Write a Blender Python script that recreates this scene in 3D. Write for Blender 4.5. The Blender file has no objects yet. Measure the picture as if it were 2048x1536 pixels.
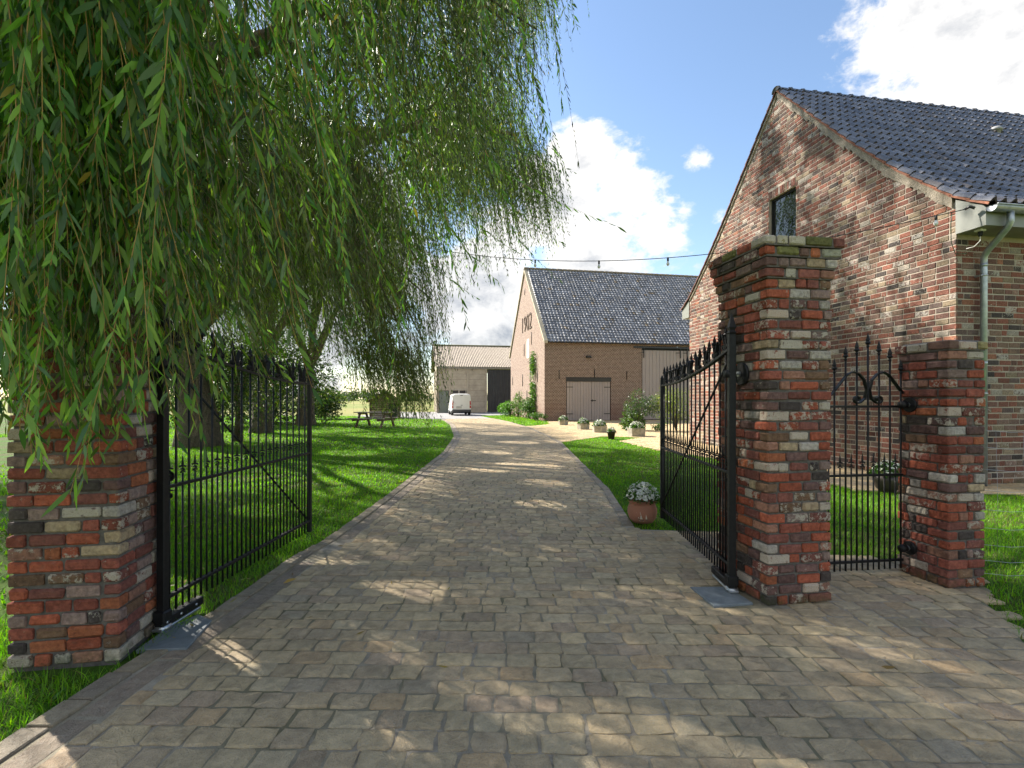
import bpy, math, random
import numpy as np
from mathutils import Vector, Matrix, noise as mnoise

rng = np.random.default_rng(7)
random.seed(7)
R = math.radians
scene = bpy.context.scene
COL = scene.collection

# ------------------------------------------------------------------ camera
CAMH, FPX, HOR = 1.42, 1000.0, 797.0
cam_d = bpy.data.cameras.new('camera')
cam = bpy.data.objects.new('camera', cam_d); COL.objects.link(cam)
cam.location = (0, 0, CAMH); cam.rotation_euler = (R(90), 0, 0)
cam_d.sensor_width = 36.0; cam_d.lens = 36.0 * FPX / 2048.0
cam_d.shift_y = (HOR - 768.0) / 2048.0
cam_d.clip_start = 0.05; cam_d.clip_end = 6000
scene.camera = cam

# ------------------------------------------------------------------ light
SUN_EL = R(39.0); SUN_AZ = math.atan2(-0.815, 0.58)          # azimuth from +Y towards +X
SUN_DIR = Vector((math.sin(SUN_AZ) * math.cos(SUN_EL), math.cos(SUN_AZ) * math.cos(SUN_EL), math.sin(SUN_EL)))
sd = bpy.data.lights.new('sun', 'SUN'); sd.energy = 3.4; sd.angle = R(0.53); sd.color = (1.0, 0.93, 0.82)
so = bpy.data.objects.new('sun', sd); COL.objects.link(so)
so.rotation_euler = (-SUN_DIR).to_track_quat('-Z', 'Y').to_euler(); so.location = (-20, 20, 30)

vs = scene.view_settings
vs.view_transform = 'Standard'; vs.look = 'None'; vs.gamma = 1.0; vs.use_curve_mapping = False
vs.exposure = 2.0
scene.render.engine = 'CYCLES'
cy = scene.cycles
cy.use_denoising = True
try:
    cy.denoiser = 'OPENIMAGEDENOISE'; cy.denoising_input_passes = 'RGB_ALBEDO_NORMAL'
except Exception: pass
cy.use_adaptive_sampling = True; cy.adaptive_threshold = 0.015
cy.max_bounces = 7; cy.diffuse_bounces = 4; cy.glossy_bounces = 3; cy.transmission_bounces = 4; cy.transparent_max_bounces = 6
cy.sample_clamp_indirect = 6.0
cy.caustics_reflective = False; cy.caustics_refractive = False

# ------------------------------------------------------------------ node helper
class NT:
    def __init__(s, tree): s.t = tree; s.n = tree.nodes; s.l = tree.links
    def new(s, typ, **kw):
        nd = s.n.new(typ)
        for k, v in kw.items(): setattr(nd, k, v)
        return nd
    def put(s, sock, v):
        if hasattr(v, 'is_output'): s.l.new(v, sock)
        elif v is not None: sock.default_value = v
    def math(s, op, a, b=None, c=None, clamp=False):
        nd = s.new('ShaderNodeMath', operation=op, use_clamp=clamp)
        for i, v in enumerate((a, b, c)): s.put(nd.inputs[i], v)
        return nd.outputs[0]
    def vmath(s, op, a, b=None):
        nd = s.new('ShaderNodeVectorMath', operation=op)
        s.put(nd.inputs[0], a); s.put(nd.inputs[1], b)
        return nd.outputs['Value'] if op in ('LENGTH', 'DISTANCE', 'DOT_PRODUCT') else nd.outputs[0]
    def noise(s, vec, scale, detail=3.0, rough=0.5, dist=0.0):
        nd = s.new('ShaderNodeTexNoise'); s.put(nd.inputs['Vector'], vec)
        nd.inputs['Scale'].default_value = scale; nd.inputs['Detail'].default_value = detail
        nd.inputs['Roughness'].default_value = rough; nd.inputs['Distortion'].default_value = dist
        return nd.outputs['Fac']
    def rng(s, v, a, b, c=0.0, d=1.0, smooth=False):
        nd = s.new('ShaderNodeMapRange', interpolation_type='SMOOTHSTEP' if smooth else 'LINEAR')
        s.put(nd.inputs[0], v)
        for i, x in enumerate((a, b, c, d)): s.put(nd.inputs[i + 1], x)
        return nd.outputs[0]
    def mix(s, f, a, b, mode='MIX'):
        nd = s.new('ShaderNodeMix', data_type='RGBA', blend_type=mode)
        s.put(nd.inputs[0], f); s.put(nd.inputs[6], rgba(a)); s.put(nd.inputs[7], rgba(b))
        return nd.outputs[2]
    def bump(s, h, strength=0.5, dist=0.01):
        nd = s.new('ShaderNodeBump'); s.put(nd.inputs['Height'], h)
        nd.inputs['Strength'].default_value = strength; nd.inputs['Distance'].default_value = dist
        return nd.outputs[0]
def rgba(c):
    if hasattr(c, 'is_output'): return c
    if isinstance(c, (int, float)): return (c, c, c, 1.0)
    return tuple(c) if len(c) == 4 else (c[0], c[1], c[2], 1.0)
def newmat(name):
    m = bpy.data.materials.new(name); m.use_nodes = True
    nt = NT(m.node_tree); b = m.node_tree.nodes['Principled BSDF']
    return m, nt, b
def wpos(nt): return nt.new('ShaderNodeNewGeometry').outputs['Position']
def opos(nt): return nt.new('ShaderNodeTexCoord').outputs['Object']

# ------------------------------------------------------------------ world: sky and clouds
w = bpy.data.worlds.new('World'); scene.world = w; w.use_nodes = True
wt = NT(w.node_tree); bg = w.node_tree.nodes['Background']
sky = wt.new('ShaderNodeTexSky', sky_type='NISHITA')
sky.sun_disc = False; sky.sun_elevation = SUN_EL; sky.sun_rotation = SUN_AZ
sky.air_density = 1.1; sky.dust_density = 0.4; sky.ozone_density = 1.6; sky.altitude = 50
dirv = wt.vmath('NORMALIZE', wt.new('ShaderNodeTexCoord').outputs['Generated'])
SKY_STR = 0.062
skyc = wt.vmath('SCALE', sky.outputs[0]); skyc.node.inputs['Scale'].default_value = SKY_STR
sepd = wt.new('ShaderNodeSeparateXYZ'); wt.put(sepd.inputs[0], dirv)
# fbm on a squashed direction so that cloud bases stay flat towards the horizon
sq = wt.vmath('MULTIPLY', dirv, (1.0, 1.0, 1.5))
nz1 = wt.noise(sq, 2.3, 9.0, 0.56, 0.15)
nz2 = wt.noise(wt.vmath('ADD', sq, (3.1, 1.7, 9.2)), 9.0, 7.0, 0.62, 0.2)
blobs = [(1975, 60, 330, 1.0), (1790, 120, 120, .7), (1160, 300, 110, .8), (1245, 385, 105, .72), (1120, 420, 150, .85),
         (1320, 470, 95, .7), (1180, 530, 190, .85), (960, 600, 220, 1.0), (1010, 470, 130, .8), (1405, 310, 55, .55), (1365, 430, 45, .5),
         (600, 560, 420, .85), (300, 200, 330, .7), (1440, 440, 40, .45)]
acc = None
for px, py, r, a in blobs:
    d = Vector(((px - 1024) / FPX, 1.0, (HOR - py) / FPX)); k = 1.0 / d.length; d.normalize()
    dist = wt.vmath('DISTANCE', dirv, tuple(d))
    v = wt.rng(dist, 0.0, r / FPX * (0.35 + 0.65 * k) * 1.15, a, 0.0, smooth=True)
    acc = v if acc is None else wt.math('MAXIMUM', acc, v)
gen = wt.rng(wt.noise(wt.vmath('ADD', sq, (7.7, 2.2, 0.4)), 1.6, 4.0, 0.5), 0.40, 0.62, 0.0, 0.75)   # unseen clouds behind the camera, added to whiten the fill in the shade
gen = wt.math('MULTIPLY', gen, wt.rng(sepd.outputs['Y'], 0.15, -0.25, 0.0, 1.0))
body = wt.math('MAXIMUM', acc, gen)
nz3 = wt.noise(wt.vmath('ADD', sq, (1.1, 5.7, 2.2)), 26.0, 6.0, 0.65, 0.3)
body = wt.math('ADD', body, wt.math('MULTIPLY', wt.math('SUBTRACT', nz3, 0.5), 0.6))
dens = wt.math('ADD', wt.math('ADD', body, wt.math('MULTIPLY', wt.math('SUBTRACT', nz1, 0.5), 1.5)), wt.math('MULTIPLY', wt.math('SUBTRACT', nz2, 0.5), 1.4))
cov = wt.rng(dens, 0.30, 0.62, 0.0, 1.0, smooth=True)
thick = wt.rng(dens, 0.55, 1.25, 0.0, 1.0, smooth=True)
low = wt.rng(sepd.outputs['Z'], 0.32, 0.12, 0.0, 1.0, smooth=True)
shade = wt.math('MULTIPLY', wt.math('ADD', wt.math('MULTIPLY', thick, 0.62), wt.math('MULTIPLY', low, 0.75)), wt.rng(nz2, 0.36, 0.62, 0.25, 1.15), clamp=True)
ccol = wt.mix(shade, (0.31, 0.303, 0.293), (0.128, 0.137, 0.152))
fin = wt.mix(wt.math('MULTIPLY', cov, 0.97), skyc, ccol)
wt.l.new(fin, bg.inputs[0]); bg.inputs[1].default_value = 1.0

# ------------------------------------------------------------------ mesh helpers
def npmesh(name, V, groups, mats, cols=None, smooth=False):
    """groups: list of (faces ndarray (n,k), material index or array)"""
    me = bpy.data.meshes.new(name)
    V = np.asarray(V, np.float32)
    me.vertices.add(len(V)); me.vertices.foreach_set('co', V.ravel())
    nl = sum(g[0].size for g in groups); npol = sum(len(g[0]) for g in groups)
    li = np.concatenate([np.asarray(g[0], np.int32).ravel() for g in groups]) if groups else np.zeros(0, np.int32)
    tot = np.concatenate([np.full(len(g[0]), g[0].shape[1], np.int32) for g in groups])
    st = np.concatenate(([0], np.cumsum(tot)[:-1])).astype(np.int32)
    mi = np.concatenate([np.full(len(g[0]), g[1], np.int32) if np.isscalar(g[1]) else np.asarray(g[1], np.int32) for g in groups])
    me.loops.add(nl); me.loops.foreach_set('vertex_index', li)
    me.polygons.add(npol); me.polygons.foreach_set('loop_start', st); me.polygons.foreach_set('loop_total', tot)
    me.polygons.foreach_set('material_index', mi)
    if smooth: me.polygons.foreach_set('use_smooth', np.ones(npol, bool))
    for m in mats: me.materials.append(m)
    if cols is not None:
        ca = me.color_attributes.new('col', 'FLOAT_COLOR', 'POINT')
        ca.data.foreach_set('color', np.asarray(cols, np.float32).ravel())
    me.update(calc_edges=True)
    return me

class MB:
    """collects pieces and builds them as ONE mesh"""
    def __init__(s): s.v = []; s.f = []; s.c = []; s.m = []; s.sm = []; s.n = 0
    def add(s, V, F, col=(0.5, 0.5, 0.5, 0.0), mi=0, smooth=False):
        c = tuple(col) if len(col) == 4 else (col[0], col[1], col[2], 0.0)
        for p in V: s.v.append((p[0], p[1], p[2])); s.c.append(c)
        for f in F: s.f.append([i + s.n for i in f]); s.m.append(mi); s.sm.append(smooth)
        s.n += len(V); return s
    def box(s, x0, x1, y0, y1, z0, z1, col=(.5, .5, .5), mi=0):
        V = [(x0, y0, z0), (x1, y0, z0), (x1, y1, z0), (x0, y1, z0), (x0, y0, z1), (x1, y0, z1), (x1, y1, z1), (x0, y1, z1)]
        return s.add(V, [(0, 3, 2, 1), (4, 5, 6, 7), (0, 1, 5, 4), (1, 2, 6, 5), (2, 3, 7, 6), (3, 0, 4, 7)], col, mi)
    def cbox(s, x0, x1, y0, y1, z0, z1, b=0.006, col=(.5, .5, .5), jit=0.0, mi=0):
        c = np.array([(x0 + x1) / 2, (y0 + y1) / 2, (z0 + z1) / 2]); h = np.array([(x1 - x0) / 2, (y1 - y0) / 2, (z1 - z0) / 2])
        V = c + CB_S * h - CB_I * b * CB_S
        if jit: V = V + rng.normal(0, jit, V.shape)
        return s.add(V.tolist(), CB_F, col, mi)
    def tube(s, pts, rad, n=8, col=(.5, .5, .5), mi=0, cap=True, smooth=True):
        pts = [Vector(p) for p in pts]; k = len(pts)
        rads = [rad] * k if np.isscalar(rad) else list(rad)
        V = []; ref = None
        for i, p in enumerate(pts):
            t = (pts[min(i + 1, k - 1)] - pts[max(i - 1, 0)]).normalized()
            if ref is None: ref = Vector((1, 0, 0)) if abs(t.x) < .8 else Vector((0, 1, 0))
            u = (ref - t * ref.dot(t)).normalized(); ref = u; vv = t.cross(u)
            for j in range(n):
                a = 2 * math.pi * j / n; V.append(p + (u * math.cos(a) + vv * math.sin(a)) * rads[i])
        F = [(i * n + j, i * n + (j + 1) % n, (i + 1) * n + (j + 1) % n, (i + 1) * n + j) for i in range(k - 1) for j in range(n)]
        if cap: F += [tuple(range(n - 1, -1, -1)), tuple(range((k - 1) * n, k * n))]
        return s.add(V, F, col, mi, smooth)
    def lathe(s, prof, n=20, center=(0, 0, 0), col=(.5, .5, .5), mi=0, smooth=True, cap=True):
        cx, cy_, cz = center; V = []; k = len(prof)
        for r, z in prof:
            for j in range(n):
                a = 2 * math.pi * (j + .5) / n; V.append((cx + r * math.cos(a), cy_ + r * math.sin(a), cz + z))
        F = [(i * n + j, i * n + (j + 1) % n, (i + 1) * n + (j + 1) % n, (i + 1) * n + j) for i in range(k - 1) for j in range(n)]
        if cap: F += [tuple(range(n - 1, -1, -1)), tuple(range((k - 1) * n, k * n))]
        return s.add(V, F, col, mi, smooth)
    def prism(s, poly, a0, a1, axis='x', col=(.5, .5, .5), mi=0):
        """poly in the two other axes, extruded along axis"""
        n = len(poly); V = []
        for a in (a0, a1):
            for p, q in poly:
                V.append((a, p, q) if axis == 'x' else (p, a, q) if axis == 'y' else (p, q, a))
        F = [tuple(range(n)), tuple(range(2 * n - 1, n - 1, -1))] + [(i, (i + 1) % n, n + (i + 1) % n, n + i) for i in range(n)]
        return s.add(V, F, col, mi)
    def build(s, name, mats, parent=None, loc=None):
        me = bpy.data.meshes.new(name); me.from_pydata(s.v, [], s.f)
        if not isinstance(mats, (list, tuple)): mats = [mats]
        for m in mats: me.materials.append(m)
        me.polygons.foreach_set('material_index', s.m); me.polygons.foreach_set('use_smooth', s.sm)
        ca = me.color_attributes.new('col', 'FLOAT_COLOR', 'POINT')
        ca.data.foreach_set('color', np.asarray(s.c, np.float32).ravel())
        return link(name, me, parent, loc)
def link(name, me, parent=None, loc=None, rot=None):
    o = bpy.data.objects.new(name, me); COL.objects.link(o); o.parent = parent
    if loc is not None: o.location = loc
    if rot is not None: o.rotation_euler = rot
    return o
# chamfered box topology: 24 verts = 6 faces x 4
def _cb():
    S = []; I = []; idx = {}
    for ax in range(3):
        for sg in (-1, 1):
            for a in (-1, 1):
                for b in (-1, 1):
                    c = [0, 0, 0]; c[ax] = sg; o = [i for i in range(3) if i != ax]; c[o[0]] = a; c[o[1]] = b
                    ins = [1, 1, 1]; ins[ax] = 0
                    idx[(ax, tuple(c))] = len(S); S.append(c); I.append(ins)
    F = []
    for ax in range(3):
        o = [i for i in range(3) if i != ax]
        for sg in (-1, 1):
            q = []
            for a, b in ((-1, -1), (1, -1), (1, 1), (-1, 1)):
                c = [0, 0, 0]; c[ax] = sg; c[o[0]] = a; c[o[1]] = b; q.append(idx[(ax, tuple(c))])
            F.append(tuple(q))
    for a1 in range(3):
        for a2 in range(a1 + 1, 3):
            a3 = 3 - a1 - a2
            for s1 in (-1, 1):
                for s2 in (-1, 1):
                    c = [0, 0, 0]; c[a1] = s1; c[a2] = s2
                    cm = list(c); cm[a3] = -1; cp = list(c); cp[a3] = 1
                    F.append((idx[(a1, tuple(cm))], idx[(a1, tuple(cp))], idx[(a2, tuple(cp))], idx[(a2, tuple(cm))]))
    for sx in (-1, 1):
        for sy in (-1, 1):
            for sz in (-1, 1): F.append(tuple(idx[(ax, (sx, sy, sz))] for ax in range(3)))
    return np.array(S, float), np.array(I, float), F
CB_S, CB_I, CB_F = _cb()

def thing(name, label, cat, loc=(0, 0, 0), rz=0.0, group=None):
    o = bpy.data.objects.new(name, None); COL.objects.link(o); o.empty_display_size = .2
    o.location = loc; o.rotation_euler = (0, 0, rz); return tag(o, label, cat, group)
def tag(o, label, cat, group=None):
    o['label'] = label; o['category'] = cat
    if group: o['group'] = group
    return o
def kind(o, k): o['kind'] = k; return o
def G(px, py, z=0.0):
    """a photo pixel on level z -> x, y of the place"""
    d = (CAMH - z) * FPX / (py - HOR); return ((px - 1024) / FPX * d, d)
def P(px, py, d): return Vector(((px - 1024) / FPX * d, d, CAMH + (HOR - py) / FPX * d))
def pip(x, y, poly):
    x = np.asarray(x); y = np.asarray(y); ins = np.zeros(x.shape, bool); n = len(poly)
    for i in range(n):
        x0, y0 = poly[i]; x1, y1 = poly[(i + 1) % n]
        if y0 == y1: continue
        c = ((y0 > y) != (y1 > y)) & (x < (x1 - x0) * (y - y0) / (y1 - y0) + x0); ins ^= c
    return ins

# ------------------------------------------------------------------ materials
def simple(name, col, rough=0.7, metal=0.0, nscale=None, namt=0.25, bscale=None, bstr=0.3, bdist=0.005, spec=0.5, vec='w', col2=None):
    m, nt, b = newmat(name); p = wpos(nt) if vec == 'w' else opos(nt)
    b.inputs['Roughness'].default_value = rough; b.inputs['Metallic'].default_value = metal
    b.inputs['Specular IOR Level'].default_value = spec
    if nscale:
        f = nt.noise(p, nscale, 5.0, 0.6)
        c2 = col2 if col2 else tuple(c * (1 - namt) for c in col[:3])
        c1 = tuple(min(1, c * (1 + namt * .6)) for c in col[:3]) if not col2 else col
        nt.l.new(nt.mix(nt.rng(f, .3, .7), c2, c1), b.inputs['Base Color'])
        nt.l.new(nt.rng(f, .3, .7, min(1, rough + .08), max(.02, rough - .08)), b.inputs['Roughness'])
    else: b.inputs['Base Color'].default_value = rgba(col)
    if bscale: nt.l.new(nt.bump(nt.noise(p, bscale, 4.0, .6), bstr, bdist), b.inputs['Normal'])
    return m
def attr(nt):
    a = nt.new('ShaderNodeAttribute', attribute_name='col'); return a.outputs['Color'], a.outputs['Alpha']

def brick_mat(name, limecol=(0.52, 0.47, 0.38), nscale=1.0):
    m, nt, b = newmat(name); c, al = attr(nt); p = wpos(nt)
    f1 = nt.noise(p, 38 * nscale, 5, .65); f2 = nt.noise(p, 21 * nscale, 8, .78, .12); f3 = nt.noise(p, 150 * nscale, 3, .6)
    col = nt.mix(nt.rng(f1, .35, .7, 0.0, 1.0), nt.mix(1.0, c, (.62, .58, .56), 'MULTIPLY'), nt.mix(1.0, c, (1.22, 1.18, 1.12), 'MULTIPLY'))
    hue = nt.rng(nt.noise(nt.vmath('ADD', p, (7., 3., 5.)), 9 * nscale, 4, .6), .38, .66)
    col = nt.mix(nt.math('MULTIPLY', hue, .28), col, nt.mix(1.0, col, (.62, .78, .92), 'MULTIPLY'))
    pit = nt.rng(nt.noise(p, 75 * nscale, 4, .75), .36, .26)
    col = nt.mix(nt.math('MULTIPLY', pit, .7), col, (.045, .036, .032))
    dust = nt.rng(nt.noise(nt.vmath('ADD', p, (1., 6., 8.)), 30 * nscale, 6, .75), .55, .75)
    col = nt.mix(nt.math('MULTIPLY', dust, .16), col, (.36, .31, .26))
    th = nt.math('SUBTRACT', 0.72, nt.math('MULTIPLY', al, 0.42))
    lime = nt.rng(f2, th, nt.math('ADD', th, 0.035))
    lime = nt.math('MULTIPLY', lime, nt.rng(f3, .3, .5, .55, 1.0))
    col = nt.mix(nt.math('MULTIPLY', lime, .8), col, limecol)
    soot = nt.rng(nt.noise(nt.vmath('ADD', p, (4., 9., 2.)), 23 * nscale, 5, .7), .62, .72)
    col = nt.mix(nt.math('MULTIPLY', soot, .55), col, (.05, .042, .037))
    sz = nt.new('ShaderNodeSeparateXYZ'); nt.put(sz.inputs[0], p)
    moss = nt.math('MULTIPLY', nt.rng(sz.outputs['Z'], .10, .0), nt.rng(nt.noise(p, 14, 5, .7), .35, .6))
    col = nt.mix(nt.math('MULTIPLY', moss, .8), col, (.055, .07, .022))
    nt.l.new(col, b.inputs['Base Color']); b.inputs['Roughness'].default_value = .88; b.inputs['Specular IOR Level'].default_value = .25
    h = nt.math('ADD', nt.math('MULTIPLY', f1, 1.0), nt.math('ADD', nt.math('MULTIPLY', f3, .6), nt.math('MULTIPLY', lime, .25)))
    h = nt.math('SUBTRACT', h, nt.math('MULTIPLY', pit, .5))
    nt.l.new(nt.bump(h, .95, .009), b.inputs['Normal'])
    return m
M_brick = brick_mat('old_brick'); M_brick_h = brick_mat('house_brick', (.5, .46, .40), 1.1)
M_mortar_d = simple('dark_mortar', (.125, .112, .10), .95, nscale=30, namt=.35, bscale=140, bstr=.8)
M_mortar_l = simple('light_mortar', (.43, .37, .30), .95, nscale=8, namt=.2, bscale=120, bstr=.7)

def sett_mat():
    m, nt, b = newmat('sandstone_sett'); c, al = attr(nt); p = wpos(nt)
    f1 = nt.noise(p, 14, 6, .65, .3); f3 = nt.noise(p, 120, 4, .7); f4 = nt.noise(p, 2.2, 5, .6)
    col = nt.mix(nt.rng(f1, .3, .7), nt.mix(1.0, c, (.74, .71, .69), 'MULTIPLY'), nt.mix(1.0, c, (1.26, 1.21, 1.16), 'MULTIPLY'))
    col = nt.mix(nt.math('MULTIPLY', nt.rng(f3, .50, .68), .45), col, (.44, .41, .35))
    col = nt.mix(nt.math('MULTIPLY', nt.rng(nt.noise(p, 55, 5, .75), .40, .28), .5), col, (.07, .06, .048))
    dk = nt.rng(nt.noise(p, 8.0, 6, .75, 1.0), .60, .70)
    col = nt.mix(nt.math('MULTIPLY', dk, nt.math('MULTIPLY', al, .8)), col, (.055, .05, .04))
    col = nt.mix(nt.rng(f4, .45, .75, 0.0, .3), col, (.17, .155, .10))       # thin algae film
    nt.l.new(col, b.inputs['Base Color'])
    nt.l.new(nt.rng(f1, .3, .7, .85, .62), b.inputs['Roughness']); b.inputs['Specular IOR Level'].default_value = .35
    nt.l.new(nt.bump(nt.math('ADD', nt.math('MULTIPLY', f1, 1.4), nt.math('MULTIPLY', f3, .8)), 1.0, .016), b.inputs['Normal'])
    return m
M_sett = sett_mat()


def leaf_mat(name, trans=.44, rough=.42, back=(1.25, 1.15, 1.5), tcol=(1.5, 1.9, .45)):
    m, nt, b = newmat(name); c, al = attr(nt)
    geo = nt.new('ShaderNodeNewGeometry')
    col = nt.mix(geo.outputs['Backfacing'], c, nt.mix(1.0, c, back, 'MULTIPLY'))
    nt.l.new(col, b.inputs['Base Color']); b.inputs['Roughness'].default_value = rough; b.inputs['Specular IOR Level'].default_value = .4
    tr = nt.new('ShaderNodeBsdfTranslucent'); nt.l.new(nt.mix(1.0, c, tcol, 'MULTIPLY'), tr.inputs[0])
    mx = nt.new('ShaderNodeMixShader'); mx.inputs[0].default_value = trans
    nt.l.new(b.outputs[0], mx.inputs[1]); nt.l.new(tr.outputs[0], mx.inputs[2])
    nt.l.new(mx.outputs[0], m.node_tree.nodes['Material Output'].inputs[0])
    return m
M_leaf = leaf_mat('willow_leaf'); M_grass = leaf_mat('grass_blade', .5, .5, (1.05, 1.05, 1.05), (1.5, 1.65, .4))
M_shrub = leaf_mat('shrub_leaf', .35); M_petal = leaf_mat('petal', .3, .5, (1, 1, 1), (1, 1, 1))
M_twig2 = simple('willow_twig_olive', (.15, .135, .045), .6, nscale=30)  # more olive twig colour, used in the crowns
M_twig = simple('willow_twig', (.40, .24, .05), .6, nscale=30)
def bark_mat():
    m, nt, b = newmat('bark'); p = wpos(nt)
    st = nt.vmath('MULTIPLY', p, (1.0, 1.0, .22)); f = nt.noise(st, 16, 7, .7, .9); g = nt.noise(p, 3, 4)
    vor = nt.new('ShaderNodeTexVoronoi', feature='DISTANCE_TO_EDGE'); nt.put(vor.inputs['Vector'], nt.vmath('ADD', st, nt.vmath('SCALE', f))); vor.inputs['Scale'].default_value = 13
    crack = nt.rng(vor.outputs[0], 0, .14)
    col = nt.mix(crack, (.055, .042, .03), nt.mix(nt.rng(f, .3, .7), (.22, .165, .105), (.40, .31, .21)))
    col = nt.mix(nt.rng(g, .5, .75, 0, .35), col, (.14, .16, .07))
    nt.l.new(col, b.inputs['Base Color']); b.inputs['Roughness'].default_value = .95
    nt.l.new(nt.bump(nt.math('ADD', crack, nt.math('MULTIPLY', f, .6)), 1.0, .09), b.inputs['Normal'])
    return m
M_bark = bark_mat()
M_iron = simple('black_painted_iron', (.009, .009, .010), .5, 0.0, spec=.3, nscale=25, namt=.4, bscale=90, bstr=.15, bdist=.002)
M_zinc = simple('zinc', (.42, .46, .49), .42, .75, nscale=9, namt=.25)
M_steel = simple('galvanised_steel', (.45, .47, .49), .38, .9, nscale=30)
M_plate = simple('blue_grey_stone_cover', (.16, .185, .20), .6, 0, nscale=12, namt=.25, bscale=200, bstr=.15)
M_panel = simple('grey_green_paint', (.225, .235, .21), .45, nscale=3, namt=.06)
M_black = simple('black_aluminium', (.012, .013, .014), .35)
M_rubber = simple('black_rubber', (.015, .015, .015), .7, nscale=40)
def tile_mat(name, r0, r1):
    m, nt, b = newmat(name); c, al = attr(nt); p = wpos(nt)
    f = nt.noise(p, 9, 5, .6); g = nt.noise(p, 70, 4, .7)
    col = nt.mix(nt.rng(f, .3, .7), nt.mix(1.0, c, (.75, .75, .75), 'MULTIPLY'), nt.mix(1.0, c, (1.25, 1.25, 1.25), 'MULTIPLY'))
    col = nt.mix(nt.rng(g, .66, .74, 0, .55), col, (.19, .165, .09))         # lichen specks
    nt.l.new(col, b.inputs['Base Color']); nt.l.new(nt.rng(f, .3, .7, r0, r1), b.inputs['Roughness'])
    nt.l.new(nt.bump(g, .25, .004), b.inputs['Normal']); return m
M_tile = tile_mat('slate_blue_pantile', .34, .2); M_tile_b = tile_mat('weathered_pantile', .66, .48)
M_tile_edge = simple('unglazed_edge_shade', (.045, .032, .028), .9, nscale=30)  # unglazed clay, coloured darker to paint shade into the tile ends
M_terra = simple('terracotta', (.40, .155, .085), .8, nscale=7, namt=.3, bscale=60, bstr=.3, col2=(.27, .13, .09))
M_stone = simple('weathered_concrete', (.33, .31, .25), .9, nscale=9, namt=.35, bscale=80, bstr=.6)
M_plastic = simple('dark_brown_plastic', (.045, .032, .027), .5, nscale=10)
M_soil = simple('soil', (.045, .032, .02), .95, bscale=60, bstr=1.0)
def glass_mat():
    m, nt, b = newmat('window_glass'); b.inputs['Base Color'].default_value = (.012, .016, .014, 1)
    b.inputs['Roughness'].default_value = .02; b.inputs['Specular IOR Level'].default_value = .9
    nt.l.new(nt.bump(nt.noise(opos(nt), 1.3, 2), .05, .02), b.inputs['Normal']); return m
M_glass = glass_mat()
def plank_mat(name, a, bcol, rough=.65):
    m, nt, b = newmat(name); p = wpos(nt); q = nt.vmath('MULTIPLY', p, (1, 1, .06))
    f = nt.noise(q, 40, 5, .6); g = nt.noise(p, .8, 3)
    oi = nt.new('ShaderNodeObjectInfo').outputs['Random']
    col = nt.mix(nt.rng(f, .3, .7), a, bcol); col = nt.mix(nt.rng(g, .4, .7, 0, .3), col, tuple(c * .75 for c in a))
    col = nt.mix(nt.rng(oi, 0, 1, 0, .22), col, tuple(c * .7 for c in a))
    nt.l.new(col, b.inputs['Base Color']); b.inputs['Roughness'].default_value = rough
    nt.l.new(nt.bump(f, .3, .004), b.inputs['Normal']); return m
M_mauve = plank_mat('mauve_grey_paint', (.32, .27, .255), (.37, .315, .295)); M_oldwood = plank_mat('old_wood', (.10, .065, .04), (.19, .125, .08), .85)
M_green = plank_mat('sage_green_paint', (.19, .215, .18), (.23, .25, .21)); M_weath = plank_mat('weathered_wood', (.26, .21, .17), (.38, .32, .27), .85)
M_anth = simple('anthracite_sheet', (.028, .029, .031), .45, nscale=2, namt=.2)
M_conc = simple('precast_concrete', (.45, .385, .295), .9, nscale=1.7, namt=.2, bscale=40, bstr=.4)
M_corr = simple('fibre_cement_sheet', (.34, .285, .225), .85, nscale=6, namt=.45, bscale=40, bstr=.5)
M_gutter = simple('grey_gutter', (.3, .28, .25), .6, nscale=5)
M_white = simple('white_car_paint', (.78, .77, .72), .22, nscale=1.5, namt=.06)
M_wpaint = simple('white_paint', (.75, .73, .68), .6, nscale=8, namt=.1)
M_red = simple('red_lens', (.45, .012, .01), .15); M_grey = simple('grey_bumper', (.06, .062, .065), .55)
M_wbulb = simple('bulb_glass', (.72, .72, .70), .12); M_green_c = simple('green_cable', (.02, .07, .035), .5)
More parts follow.
